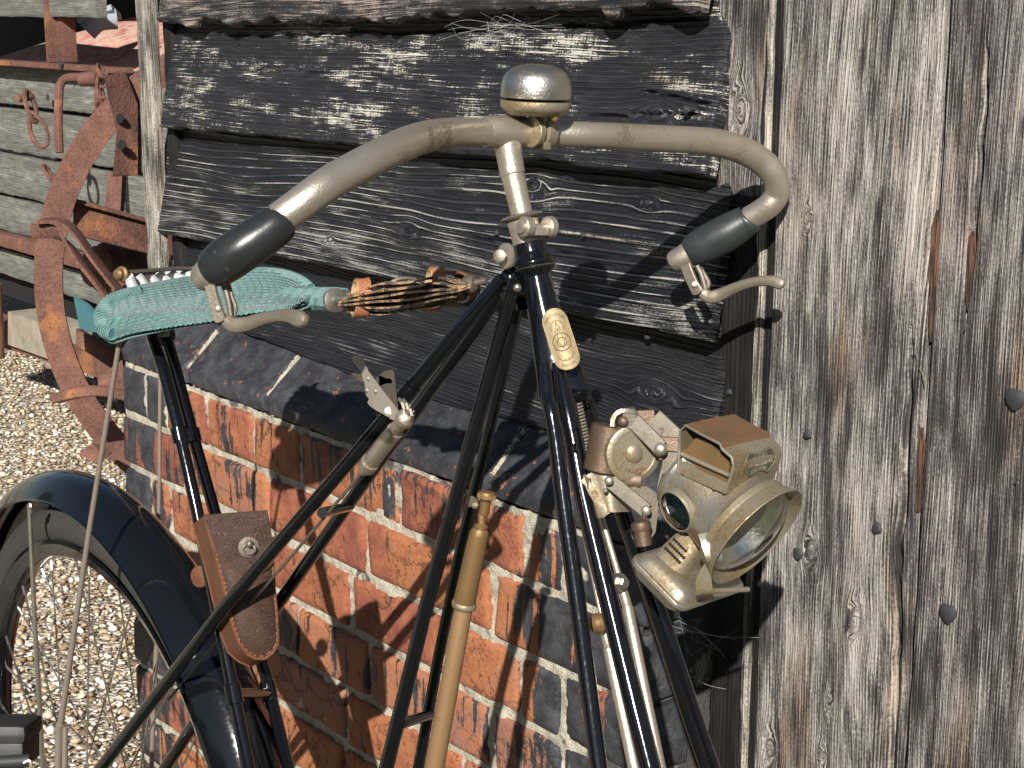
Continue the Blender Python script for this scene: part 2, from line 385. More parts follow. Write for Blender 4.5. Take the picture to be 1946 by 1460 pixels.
def faded():
    g = G('faded_red_paint'); p = g.co(); n1 = g.noise(p, 6, 5, .7, .6); n2 = g.noise(p, 24, 3, .6)
    c = g.ramp(n1 * .75 + n2 * .3, [(.40, (.42, .13, .12)), (.50, (.60, .44, .34)), (.58, (.55, .18, .16)), (.70, (.66, .58, .46))])
    return g.set(c, .7)
M['red_fade'] = faded()
def glass():
    g = G('lamp_glass'); return g.set((.97, .97, .94), .02, 0, Transmission_Weight=1.0, IOR=1.45)
M['glass'] = glass()
def jewel():
    g = G('dark_jewel_glass'); return g.set((.003, .007, .010), .06, 0, Coat_Weight=1.0, Coat_Roughness=.02, Specular_IOR_Level=.8)
M['jewel'] = jewel()
def gravel_ground():
    g = G('gravel_ground'); p = g.pos(); v = g.voro(p, 95, 'Color'); d = g.voro(p, 95, 'Distance')
    r, gg, b = g.sep(v); n = g.noise(p, 3, 3)
    col = g.ramp(r, [(.0, (.22, .17, .11)), (.35, (.40, .31, .20)), (.6, (.60, .52, .40)), (.85, (.72, .68, .60))])
    col = g.mix(d.step(.45, .75) * .8, col, (.10, .085, .06))
    x_, y_, z_ = g.sep(p); gr = (x_ + n * .3).step(-1.62, -1.50)
    col = g.mix(gr, col, g.mix(g.noise(p, 40, 4), (.016, .030, .008), (.05, .075, .02)))
    return g.set(col, .9, n=g.bump(d * -1.0, .006, 1.0))
M['ground'] = gravel_ground()
def stone_mat():
    g = G('flint_stones'); a, b, c = g.sep(g.attr('tone')); n = g.noise(g.pos(), 260, 3)
    col = g.ramp(a, [(.0, (.15, .095, .055)), (.25, (.33, .235, .14)), (.5, (.50, .40, .275)), (.75, (.62, .55, .44)), (1.0, (.76, .73, .67))])
    col = g.mix(n.step(.5, .8) * .3, col, (.40, .30, .2))
    return g.set(col, .75)
M['stone'] = stone_mat()

# ================================================================== timber wall
def slab(name, mat, parent, O, A, B, L, W, th, knots=(), cracks=(), jb=.0012, jt=.0008, je=.0015, seed=1, du=.005, dv=.0022, und=.0012, goff=0.0, wave=.012, groove=0.0, per=.006, wfun=None, bev=.0025):
    """a sawn board: front face is a displaced grid. A along, B across (unit vectors), front faces A x B rotated to the camera"""
    O, A, B = map(lambda q: np.asarray(q, float), (O, A, B)); N = nrm(np.cross(A, B))
    if N[1] > 0: N = -N
    nu, nv = max(2, int(L / du)), max(2, int(W / dv))
    u = np.linspace(0, L, nu + 1); t = np.linspace(0, 1, nv + 1)
    Ug, Tg = np.meshgrid(u, t, indexing='ij')
    eb = jb * (fbm(u * 30, 0 * u, seed, 4) * 2); et = jt * (fbm(u * 25, 0 * u + 5, seed + 3, 3) * 2)
    v0 = eb; v1 = W + et
    if wfun is not None:
        f0, f1 = wfun(u); v0 = v0 + f0; v1 = v1 + f1
    Vg = v0[:, None] * (1 - Tg) + v1[:, None] * Tg
    es = je * fbm(Vg * 60, Vg * 0, seed + 9, 3) * 2
    Ux = Ug + np.where(Ug < L / 2, 1, 0) * es * np.exp(-Ug / .01) + np.where(Ug > L / 2, 1, 0) * es * np.exp(-(L - Ug) / .01)
    ap = Vg + wave * fbm(Ug * 2.2, Vg * 9, seed + 31, 3) + goff
    H = und * fbm(Ug * 5, Vg * 25, seed + 5, 3)
    for (ku, kv, kr) in knots:
        d2 = ((Ug - ku) / (kr * 2.6)) ** 2 + ((Vg - kv) / (kr * 1.25)) ** 2
        ap = ap - (Vg - kv) * np.exp(-d2) * .93 + 0.004 * np.exp(-d2 * 2) * np.sin(np.sqrt(d2) * 9)
        H = H + .0012 * np.exp(-d2 * 1.2) - .0016 * np.exp(-(((Ug - ku) / (kr * .8)) ** 2 + ((Vg - kv) / (kr * .8)) ** 2 - 1) ** 2 * 6)
    if groove: H = H + groove * np.sin(ap * 2 * np.pi / per)
    for (a0, b0, a1, b1, cw, cd) in cracks:
        s_ = np.clip((Ug - a0) / (a1 - a0), 0, 1); cv = b0 + (b1 - b0) * s_ + .0018 * fbm(Ug * 9, Ug * 0, seed + 77, 3)
        wdt = cw * np.sin(np.pi * np.clip(s_, .02, .98)) ** .5 * (1 + .8 * fbm(Ug * 40, Ug * 0, seed + 5, 2))
        H = H - cd * np.exp(-((Vg - cv) / np.maximum(wdt, 1e-4)) ** 2) * ((Ug > a0) & (Ug < a1))
    ed = np.minimum(np.minimum(Ug, L - Ug), np.minimum(Vg - v0[:, None], v1[:, None] - Vg))
    H = H - bev * np.exp(-ed / (bev * .6 + 1e-6))
    Pt = O + Ux[..., None] * A + Vg[..., None] * B + H[..., None] * N
    n0, n1 = Pt.shape[:2]
    idx = np.arange(n0 * n1).reshape(n0, n1); V = Pt.reshape(-1, 3).tolist(); at = np.stack([Ug, ap, Vg], -1).reshape(-1, 3).tolist()
    q = np.stack([idx[:-1, :-1], idx[1:, :-1], idx[1:, 1:], idx[:-1, 1:]], -1).reshape(-1, 4).tolist()
    loop = list(idx[:, 0]) + list(idx[-1, 1:]) + list(idx[::-1, -1][1:]) + list(idx[0, ::-1][1:-1])
    m = len(loop); o = len(V)
    e_ = 1e-6
    for i in loop:
        iu = i // n1; end = iu in (0, n0 - 1) and 0 < i % n1 < n1 - 1
        V.append((np.array(V[i]) - N * th).tolist()); at.append([at[i][0] + th * (2.5 if end else .3), at[i][1] + (0 if end else th), at[i][2] + th])
    Fc = q + [(int(loop[i]), int(loop[(i + 1) % m]), o + (i + 1) % m, o + i) for i in range(m)] + [tuple(o + i for i in range(m - 1, -1, -1))]
    mb = MB(); mb.v = V; mb.f = [tuple(int(k) for k in f) for f in Fc]; mb.attr = [('grain', np.array(at))]
    return mb.build(name, mat, parent, ang=50)

BX = np.array([1.0, 0, 0]); BZ = np.array([0, 0, 1.0])
TW = thing('timber_wall', (-1.5, .06, .80), 'black tarred weatherboard wall of wide overlapping boards above the brick base', 'wall')
def wb(x0, x1, zb0, zb1, zt, yb, yt, mat, **k):
    """weatherboard: bottom edge from (x0,zb0) to (x1,zb1) proud at yb, top tucked back at yt"""
    A = nrm((x1 - x0, 0, zb1 - zb0)); B = nrm(np.array([0, yt - yb, zt - (zb0 + zb1) / 2]))
    L = math.hypot(x1 - x0, zb1 - zb0); W = math.hypot(yt - yb, zt - (zb0 + zb1) / 2)
    return slab('weatherboard', mat, TW, (x0, yb, zb0), A, B, L, W, .013, **k)
bd = []
bd.append(wb(-2.045, -1.035, 1.2, 1.222, 1.40, .033, .068, M['board_a'], seed=11, jb=.006, knots=((.16, .10, .012),), cracks=((.1, .03, .9, .05, .002, .006),), und=.002, groove=.0003))
bd.append(wb(-2.048, -1.022, 1.066, 1.081, 1.235, .034, .068, M['board_b'], seed=22, jb=.0022, knots=((.185, .11, .007), (.955, .05, .015), (.44, .125, .005)), cracks=((.02, .118, .60, .128, .0012, .005), (.50, .123, 1.01, .135, .0022, .010), (.0, .082, .5, .078, .0007, .002), (.86, .045, 1.02, .052, .0015, .006), (.93, .07, 1.02, .06, .0014, .006)), und=.0026))
bd.append(wb(-2.085, -1.015, .921, .936, 1.092, .034, .068, M['board_c'], seed=33, knots=((.60, .055, .010), (.80, .118, .014), (.97, .115, .008), (.33, .035, .008), (.45, .03, .006)), cracks=((.0, .075, .45, .060, .0006, .003), (.62, .058, 1.05, .060, .0007, .003)), wave=.024, groove=.00022, per=.0075))
bd.append(wb(-2.052, -1.018, .800, .800, .945, .046, .070, M['board_d'], seed=44, knots=((.46, .085, .012), (.95, .07, .018)), wave=.020, groove=.00016, per=.0042, und=.0008,
    wfun=lambda u: (np.interp(u, [0, .12, .37, .55, .80, 1.03], [.012, .016, .003, -.003, .006, .02]), u * 0)))
bd.append(wb(-2.045, -1.03, 1.37, 1.38, 1.54, .034, .068, M['board_a'], seed=55, jb=.004))
# backing, posts
mb = MB(); mb.box((-1.53, .115, 1.20), (.56, 0, 0), (0, .02, 0), (0, 0, .44)); mb.build('backing', M['dark'], TW)
slab('corner_post', M['post'], TW, (-2.062, .052, .80), BZ, BX, .78, .026, .05, seed=61, dv=.002, du=.006, und=.003, wave=.002)
slab('corner_trim', M['strip'], TW, (-2.104, .034, .865), BZ, BX, .72, .040, .012, seed=62, dv=.0018, du=.005, und=.002, groove=.0004, per=.005, jb=.0015, jt=.0015, wave=.002)
slab('door_post', M['post'], TW, (-1.028, .066, -.02), BZ, BX, 1.6, .050, .09, seed=63, dv=.0022, du=.006, und=.004, knots=((1.16, .02, .014), (.82, .025, .006)), jb=.002, jt=.002, wave=.002)
slab('door_post', M['plank_b'], TW, (-1.034, .062, 1.06), BZ, BX, .5, .052, .004, seed=64, dv=.0022, du=.005, und=.003, knots=((.075, .026, .014),), jb=.004, jt=.001)
def nail(p, r, parent, prot=.003, ax=(0, -1, 0), shank=False):
    mb = MB(); p = np.asarray(p, float)
    if shank: mb.tube([p + np.array([0, .01, 0]), p + nrm(ax) * prot], .0022, 8)
    a, b = frame(ax); k = 14; pr = [(0, r * .98), (.0011, r), (.0024, r * .78), (.003, r * .3)]
    V = []; Fc = []
    for h, rr in pr:
        for i in range(k):
            th = 2 * math.pi * i / k; q = rr * (1 + .09 * math.sin(3 * th + p[2] * 900) + .05 * math.sin(5 * th))
            V.append(p + nrm(ax) * (h + prot) + q * (math.cos(th) * a + math.sin(th) * b))
    for i in range(3):
        for j in range(k): Fc.append((i * k + j, i * k + (j + 1) % k, (i + 1) * k + (j + 1) % k, (i + 1) * k + j))
    Fc.append(tuple(3 * k + j for j in range(k))); Fc.append(tuple(range(k - 1, -1, -1)))
    mb.add(V, Fc); return mb.build('nail', M['nailhead'], parent)
nail(P(1312, 207, -.040), .0036, TW, .006, (.3, -1, -.1), True)
for x, y, w_ in ((358, 203, -.052), (610, 222, -.045), (945, 443, -.045), (1110, 447, -.045), (1232, 640, -.054), (1388, 745, -.066), (356, 5, -.045)): nail(P(x, y, w_), .0030, TW, .0005)
# cobweb strands on the boards (a few real threads)
mb = MB()
for i in range(26):
    a = P(960 + rng.normal(0, 28), 48 + rng.normal(0, 12), -.022); b = P(960 + rng.normal(0, 75), 62 + rng.normal(0, 22), -.03); m_ = (a + b) / 2 + rng.normal(0, .006, 3)
    mb.tube(spline([a, m_, b], 5), .00011, 3)
for i in range(16):
    a = P(1290 + rng.normal(0, 22), 1200 + rng.normal(0, 25), -.045); b = P(1330 + rng.normal(0, 50), 1225 + rng.normal(0, 25), -.058); m_ = (a + b) / 2 + rng.normal(0, .004, 3)
    mb.tube(spline([a, m_, b], 5), .00008, 3)
for (a, b) in ((P(1275, 1190, -.03), P(1445, 1212, -.05)), (P(1290, 1180, -.03), P(1400, 1215, -.05)), (P(1300, 1275, -.03), P(1380, 1310, -.055))):
    mb.tube(spline([a, (a + b) / 2 + np.array([0, 0, -.004]), b], 5), .00012, 3)
tag(mb.build('cobweb', simple('cobweb', (.55, .52, .5), .9), None), 'wispy pale cobweb threads stuck to the black boards and the brick corner', 'cobweb', kind='stuff')

# ================================================================== plank door at right
PD = thing('plank_door', (-.6, .06, 0), 'weathered grey vertical plank door with big flat nail heads at right', 'door')
slab('cover_strip', M['strip'], PD, (-.982, .061, 0), BZ, BX, 1.55, .0085, .02, seed=70, dv=.0016, und=.002, jb=.002, groove=.0003, per=.004, wave=.002)
slab('cover_strip', M['post'], PD, (-.9735, .0635, 0), BZ, BX, 1.55, .0205, .02, seed=171, dv=.002, und=.001, jb=.0005, wave=.002)
slab('plank', M['plank_a'], PD, (-.953, .050, 0), BZ, BX, 1.55, .1615, .024, seed=71, wave=.010, knots=((1.052, .037, .0065), (.770, .058, .009), (.722, .108, .010), (.64, .085, .005), (.575, .020, .010), (.59, .080, .005)),
     cracks=((.52, .152, .98, .148, .0035, .012), (.98, .146, 1.5, .150, .0012, .003), (.0, .118, .75, .112, .0008, .003)), und=.0018, jt=.0007, jb=.0005, groove=.00022, per=.0045)
slab('plank', M['plank_b'], PD, (-.7855, .050, 0), BZ, BX, 1.55, .165, .024, seed=72, wave=.009, knots=((.70, .12, .009), (.60, .09, .006)), cracks=((.98, .030, 1.20, .034, .0030, .010), (.60, .024, 1.0, .026, .0010, .004)), und=.0016, jb=.0006, groove=.00022, per=.004)
for i in range(3):
    slab('plank', M['plank_a' if i % 2 else 'plank_b'], PD, (-.6165 + i * .169, .052, 0), BZ, BX, 1.55, .165, .024, seed=73 + i, dv=.005, du=.012)
g_ = G('raw_split_wood'); l_, a_, b_ = g_.sep(g_.co()); n_ = g_.noise(g_.vec(l_ * 400, a_ * 400, b_ * 25), det=3, ro=.7)
M['raw'] = g_.set(g_.mix(n_.step(.4, .62), (.030, .018, .013), (.17, .080, .048)), .9, n=g_.bump(n_, .003, 1.0))
def split(pts, name='split_grain'):                       # raw brown wood laid bare along a torn edge
    mb = MB(); V_ = [P(x, y, -.0505) for x, y in pts]; mb.plate(V_, (0, .006, 0)); mb.build(name, M['raw'], PD)
split([(1779, 400), (1786, 440), (1782, 470), (1784, 520), (1778, 548), (1779, 590), (1771, 622), (1767, 650), (1765, 600), (1768, 560), (1764, 520), (1769, 470), (1770, 430)])
split([(1746, 805), (1750, 850), (1747, 900), (1744, 960), (1741, 975), (1741, 900), (1743, 850)])
split([(1845, 440), (1847, 500), (1842, 545), (1838, 590), (1835, 560), (1838, 500), (1840, 460)])
mb = MB(); mb.box((-.52, .10, .78), (.45, 0, 0), (0, .012, 0), (0, 0, .78)); mb.build('door_ledge', M['dark'], PD)
for x, y, r in ((1930, 758, .0085), (1803, 1165, .0080), (1668, 1003, .0050), (1518, 1052, .0055), (1536, 825, .0042)): nail(P(x, y, -.048), r, PD, .0004)
for a, b in (((1748, 700), (1762, 728)), ((1744, 688), (1738, 660)), ((1925, 920), (1935, 917))):
    MB().tube([P(*a, -.050), P(*b, -.042)], .0005, 5).build('splinter', M['strip'], PD)

# ================================================================== brick plinth
BW = thing('brick_wall', (-1.55, 0, 0), 'red brick base wall streaked with black tar and laid in pale mortar', 'wall')
XL, XR = -2.130, -1.050
def brick(x0, x1, z0, z1, y=0.0, prof=None, name='brick', dep=.09, nx=8, nz=5, side=None):
    """one brick with an uneven, worn face; prof maps (0..1 height) to (y,z)"""
    sd = int(rng.integers(1, 9999)); tilt = rng.normal(0, .0012, 2); yo = rng.normal(0, .0012)
    U = np.array([0, .015, .05, .3, .5, .7, .95, .985, 1.0]); Wv = np.array([0, .05, .14, .5, .86, .95, 1.0])
    V = []; n0, n1 = len(U), len(Wv)
    for a in U:
        for b in Wv:
            x = x0 + (x1 - x0) * a; e = min(a, 1 - a) * (x1 - x0); f = min(b, 1 - b) * (z1 - z0)
            rd = .0032 * (max(0, 1 - e / .004) ** 2 + max(0, 1 - f / .004) ** 2)
            ns = float(vnoise(x * 55, b * 6, sd)) * .0026 + float(vnoise(x * 18 + 3, b * 2, sd)) * .003
            jx = float(vnoise(b * 7, a * 3, sd + 3)) * .0022; jz = float(vnoise(x * 45, b, sd + 8)) * .0022
            yy = y + yo + rd + ns + tilt[0] * (a - .5) + tilt[1] * (b - .5)
            if prof: py, pz = prof(b); V.append((x + jx, py + rd + ns, pz + jz))
            else: V.append((x + jx, yy, z0 + (z1 - z0) * b + jz))
    idx = np.arange(n0 * n1).reshape(n0, n1)
    Fc = [(idx[i, j], idx[i + 1, j], idx[i + 1, j + 1], idx[i, j + 1]) for i in range(n0 - 1) for j in range(n1 - 1)]
    loop = list(idx[:, 0]) + list(idx[-1, 1:]) + list(idx[::-1, -1][1:]) + list(idx[0, ::-1][1:-1]); o = len(V); m = len(loop)
    for i in loop: V.append((V[i][0], y + dep, V[i][2]))
    Fc += [(loop[i], loop[(i + 1) % m], o + (i + 1) % m, o + i) for i in range(m)] + [tuple(o + i for i in range(m - 1, -1, -1))]
    return MB().add(V, Fc).build(name, M['brick'], BW, ang=60)
J = .0048
courses = {
    .733: [-2.122, -2.057, -1.993, -1.881, -1.761, -1.652, -1.447, -1.333, -1.224, -1.166, -1.10],
    .660: [-2.122, -1.953, -1.724, -1.507, -1.276, XR],
    .585: [-2.122, -2.05, -1.996, -1.772, -1.546, -1.343, -1.228, -1.164, XR],
    .510: [-2.122, -1.885, -1.662, -1.507, -1.278, -1.165, XR],
    .435: [-2.122, -2.01, -1.785, -1.558, -1.33, -1.10, XR],
}
zt = .733; k = 0
while zt > -.05:
    js = courses.get(round(zt, 3))
    if js is None:
        off = .1125 if k % 2 else 0; js = [XL + .01] + [XL + off + .225 * i for i in range(1, 5)] + [XR]
        js = [q for q in js if q <= XR]
    js = list(js)
    if js[-1] < XR - .02: js.append(XR)
    js[-1] = XR; js[0] = XL
    hb = .073 if abs(zt - .733) < .001 else .075
    for a, b in zip(js[:-1], js[1:]):
        lo = J * .2 if a == XL else J; hi = 0 if b == XR else J
        brick(a + lo + rng.normal(0, .0008), b - hi + rng.normal(0, .0008), zt - hb + J + rng.normal(0, .0006), zt - J + rng.normal(0, .0006), dep=.062 if b == XR else .09)
    zt -= hb; k += 1
# canted capping bricks under the boards
def cprof(b):
    pts = [(0.0, .737), (0.0, .752), (.006, .760), (.022, .775), (.050, .800), (.066, .812), (.085, .815)]
    return pts[min(int(round(np.searchsorted([0, .05, .14, .5, .86, .95, 1.0], b))), 6)]
cj = [XL, -1.939, -1.732, -1.508, -1.285, XR]
for a, b in zip(cj[:-1], cj[1:]): brick(a + (.001 if a == XL else .0035), b - (0 if b == XR else .0035), .737, .812, prof=cprof, name='capping_brick', dep=.10)
# mortar: one uneven sheet that shows in every joint
nx, nz = 330, 250
xs = np.linspace(XL + .006, XR - .004, nx); zs = np.linspace(-.03, .735, nz); Xg, Zg = np.meshgrid(xs, zs, indexing='ij')
Yg = .0042 + .0050 * fbm(Xg * 45, Zg * 45, 5, 3) + .003 * fbm(Xg * 140, Zg * 140, 9, 2)
idx = np.arange(nx * nz).reshape(nx, nz)
mb = MB(); mb.v = np.stack([Xg, Yg, Zg], -1).reshape(-1, 3).tolist(); mb.f = np.stack([idx[:-1, :-1], idx[1:, :-1], idx[1:, 1:], idx[:-1, 1:]], -1).reshape(-1, 4).tolist()
mb.build('mortar', M['mortar'], BW, ang=80)
mb = MB(); mb.box(((XL + XR) / 2, .075, .36), ((XR - XL) / 2 - .008, 0, 0), (0, .055, 0), (0, 0, .40)); mb.build('wall_core', M['mortar'], BW)
for x in cj[1:-1]:                                        # mortar smeared along the canted joints
    mb = MB(); cpts = []; nh = 26
    for h in range(nh):
        f_ = h / (nh - 1); cpts.append((x + .0022 * float(fbm(np.array(f_ * 9), np.array(x * 50), 3, 3)), .0075 + .045 * f_, .7565 + .0445 * f_))
    rr = .0022 + .0050 * np.abs(fbm(np.arange(nh) * .9, np.arange(nh) * 0 + x * 70, 8, 3)); mb.tube(cpts, rr, 7)
    for h in range(60):
        f_ = rng.random(); mb.ball((x + rng.normal(0, .0035), .0075 + .045 * f_, .7560 + .0445 * f_), np.array([1.6, 1, 1]) * rng.uniform(.0008, .0022), 6)
    tag(mb.build('joint_mortar', M['mortar'], BW), kind='stuff')

# ================================================================== bicycle
BK = thing('bicycle', (-1.05, -.29, 0), 'black antique bicycle with slung teal cord saddle and swept nickel handlebar leaning on the barn', 'bicycle')
def R(wpx, p): return wpx * depth(p) / F / 2                     # radius of a round bar that shows wpx wide
def rod(name, pts, mat, parent=None, sp_=0, n=14, mb=None, build=True):
    """pts: (px, py, metres out from the brick face, width shown)"""
    Q_ = [P(x, y, w_) for x, y, w_, _ in pts]; r = [R(q[3], c) for q, c in zip(pts, Q_)]
    A = np.c_[np.array(Q_), r]
    if sp_: A = spline(A, sp_)
    m = mb or MB(); m.tube(A[:, :3], A[:, 3], n)
    return m.build(name, mat, parent or BK) if build else m
def rodt(pts): # variant with depth along the view
    Q_ = [T(x, y, t) for x, y, t, _ in pts]; r = [q[3] * q[2] / F / 2 for q in pts]
    return np.c_[np.array(Q_), r]

# --- handlebar
lft = [(905, 251, 1.185, 55), (866, 252, 1.165, 57), (825, 257, 1.135, 60), (784, 268, 1.10, 63), (743, 286, 1.07, 65), (702, 306, 1.05, 66), (640, 340, 1.03, 67), (606, 362, 1.02, 66.5), (565, 392, 1.015, 65), (530, 417, 1.015, 64)]
rgt = [(1030, 252, 1.215, 48), (1050, 253.5, 1.22, 49), (1120, 256.5, 1.23, 50), (1194, 260.5, 1.255, 51), (1265, 264, 1.28, 51.5), (1321, 267, 1.30, 52), (1363, 272, 1.318, 52.5), (1395, 280, 1.33, 53), (1422, 291, 1.34, 53), (1446, 306, 1.348, 52), (1466, 326, 1.352, 50), (1476, 348, 1.357, 49), (1476, 370, 1.362, 48), (1463, 389, 1.365, 47), (1444, 403, 1.37, 46), (1424, 415, 1.375, 46)]
allp = lft[::-1] + [(960, 250, 1.20, 50)] + rgt
A_ = spline(rodt(allp), 6); mb = MB(); mb.tube(A_[:, :3], A_[:, 3], 20); HB = mb.build('handlebar', M['nickel'], BK)
# T-lug and stem
mb = MB()
e0, e1 = T(922, 251, 1.192), T(1003, 251, 1.21); ax = nrm(e1 - e0); Lg = np.linalg.norm(e1 - e0)
mb.lathe([(-.001, .0100), (0, .0112), (.003, .0116), (Lg - .004, .0114), (Lg, .0100)], e0, ax, 22)
A = rodt([(963, 252, 1.202, 50), (965, 275, 1.203, 53), (969, 300, 1.204, 50), (973, 325, 1.204, 48.5), (974, 331, 1.204, 49.5), (974.5, 333, 1.204, 47)])
mb.tube(A[:, :3], A[:, 3], 20); mb.build('stem_lug', M['nickel'], BK)
A = rodt([(974, 330, 1.204, 46), (983, 370, 1.205, 43.5), (993, 412, 1.205, 42)])
MB().tube(A[:, :3], A[:, 3], 20).build('stem_tube', M['nickel'], BK)
# clamp at the head of the frame
HA = nrm(T(974, 330, 1.204) - T(1003, 470, 1.205)) * -1.0                # down the steering axis
c0 = T(992, 412, 1.205)
mb = MB(); pr = [(-.0018, .0120), (-.0012, .0142), (0, .0150), (.0014, .0142), (.002, .0120)]
mb.lathe(pr, c0, HA, 40)
for i in range(40):
    a, b = frame(HA); th = 2 * math.pi * i / 40; q = c0 + .0150 * (math.cos(th) * a + math.sin(th) * b); mb.ball(q, .0009, 6)
mb.build('knurled_ring', M['nickel_dark'], BK)
mb = MB(); mb.lathe([(.002, .0105), (.003, .0116), (.016, .0108), (.021, .0110)], c0, HA, 24)
f1 = T(1000, 432, 1.188); f2 = T(1040, 432, 1.199); an = nrm(f2 - f1)                         # ears either side of the slot
vn = T(985, 434, 1.19) - f1
for c_, rr, th in ((f1, .0076, .0055), (f2 + an * .002, .0078, .0045)):
    ax_ = nrm(np.cross(an, HA)) ; mb.lathe([(-.001, rr * .9), (0, rr), (th, rr), (th + .001, rr * .9)], c_ - an * th * .5, an, 22)
mb.box((f1 + f2) / 2 + HA * .004, an * .006, HA * .003, nrm(np.cross(an, HA)) * .005, .001)
CL = mb.build('stem_clamp', M['nickel'], BK)
mb = MB(); mb.lathe([(-.0065, .0030), (-.0058, .0046), (-.004, .0052), (-.003, .0050), (-.003, .0026), (.020, .0026)], f1, an, 20)
mb.lathe([(.0175, .0050), (.0225, .0050), (.023, .0044)], f1, an, 6); mb.build('clamp_bolt', M['nickel'], CL)
# black cap, flange, head
mb = MB(); o = T(1006, 462, 1.205); ax = nrm(T(1018, 520, 1.204) - o); u_ = .0003826
pr = [(0, 27), (.4, 31), (1.5, 32.5), (18, 32), (26, 33.5), (33, 39), (39, 41.5), (44, 41.5), (48, 39.5), (49, 37.5), (52, 38), (55, 36.5), (60, 31), (66, 29), (72, 28.5)]
HEAD = mb.lathe([(h * u_, r * u_) for h, r in pr], o, ax, 36).build('head_cup', M['enamel'], BK)
mb = MB(); mb.lathe([(47.2 * u_, 39 * u_), (48.6 * u_, 40.6 * u_), (50 * u_, 38.6 * u_)], o, ax, 36, cap=False); mb.build('seal_ring', M['nickel_bright'], HEAD)
# adjusting knob
k0 = T(961, 487, 1.19); kd = nrm(T(940, 488, 1.178) - k0)
mb = MB(); V = []; n = 48
kn = nrm(-RR * .80 - DD * .55)
pr = [(-.0014, .0082), (-.0012, .0090), (.0012, .0090), (.0016, .0080)]
mb.lathe(pr, k0, kn, 48)
for i in range(40):
    a, b = frame(kn); th = 2 * math.pi * i / 40; q = k0 + .0090 * (math.cos(th) * a + math.sin(th) * b); mb.tube([q - kn * .0012, q + kn * .0012], .00045, 5)
mb.lathe([(0, .0022), (.010, .0022)], k0, kd, 10); mb.lathe([(.0095, .0030), (.010, .0044), (.0125, .0046), (.0133, .003)], k0, nrm(kd * .9 - DD * .5), 20)
for i in range(6): mb.lathe([(.002 + i * .0012, .0022), (.0026 + i * .0012, .0028), (.0032 + i * .0012, .0022)], k0, kd, 10, cap=False)
mb.build('adjusting_knob', M['nickel'], BK)
# bell
mb = MB(); bo = T(1017, 217, 1.20); bu = nrm(np.array([0.02, .03, 1.0])); s_ = 1.20 / F
pr = [(29, 60), (30, 65.5), (31, 67), (40, 67.5), (55, 66.5), (68, 63), (78, 56), (85, 47), (90, 35), (92.5, 22), (93.5, 8), (93.6, 1)]
BELL = mb.lathe([(h * s_, r * s_) for h, r in pr], bo, bu, 44).build('bell', M['nickel_bright'], BK)
mb = MB(); pr = [(-2, 48), (-1, 53), (2, 56), (5, 60), (9, 65), (14, 67), (21, 67.5), (24.5, 66.5), (25, 62)]
mb.lathe([(h * s_, r * s_) for h, r in pr], bo, bu, 44); mb.build('bell_base', M['lamp'], BELL)
MB().lathe([(20 * s_, 55 * s_), (32 * s_, 55 * s_)], bo, bu, 30).build('bell_core', M['dark'], BELL)
b0 = T(1024, 252, 1.207); ba = nrm(T(1040, 253, 1.213) - b0)
mb = MB(); mb.lathe([(-.0085, .0108), (-.008, .0113), (-.0035, .0113), (-.003, .0108)], b0, ba, 24)
mb.lathe([(-.0005, .0108), (0, .0120), (.0085, .0120), (.009, .0108)], b0, ba, 24)
mb.box(T(1040, 278, 1.20), ba * .004, UU * .003, DD * -.002, .001)
mb.tube([T(1028, 236, 1.205), T(1022, 216, 1.203)], .0065, 12); mb.build('bell_clamp', M['lamp'], BELL)
MB().tube([T(1052, 211, 1.19), T(1054, 226, 1.19), T(1058, 229, 1.19)], [.0035, .003, .0022], 10).build('bell_thumb_lever', M['brass'], BELL)

# --- grips and brake levers
def grip(pts, mat, sub=True):
    A = spline(rodt(pts), 5); mb = MB(); mb.tube(A[:, :3], A[:, 3], 28); return mb.build('grip', mat, BK)
g1 = grip([(535, 413, 1.014, 58), (528, 424, 1.013, 76), (522, 430, 1.012, 80), (505, 443, 1.011, 83), (480, 460, 1.010, 86), (455, 477, 1.010, 87.5), (430, 494, 1.012, 87), (412, 507, 1.014, 81), (404, 513, 1.016, 70)], M['grip'])
g2 = grip([(1428, 412, 1.376, 48), (1423, 418, 1.377, 59), (1418, 421, 1.378, 60), (1400, 431, 1.381, 66), (1380, 443, 1.384, 71), (1355, 457, 1.388, 72), (1330, 470, 1.392, 68), (1315, 479, 1.395, 60), (1308, 483, 1.396, 52)], M['grip_worn'])
for pts in ([(408, 511, 1.015, 60), (402, 516, 1.016, 62), (394, 522, 1.017, 60), (384, 529, 1.019, 55), (378, 533, 1.02, 44), (375, 535, 1.021, 26), (374.5, 535.5, 1.021, 4)],
            [(1311, 481, 1.395, 48), (1305, 485, 1.396, 48), (1295, 491, 1.398, 46), (1283, 496, 1.40, 43), (1277, 499, 1.401, 36), (1274, 501, 1.402, 20), (1273.5, 501.5, 1.402, 4)]):
    A = rodt(pts); MB().tube(A[:, :3], A[:, 3], 24).build('grip_ferrule', M['nickel'], BK)
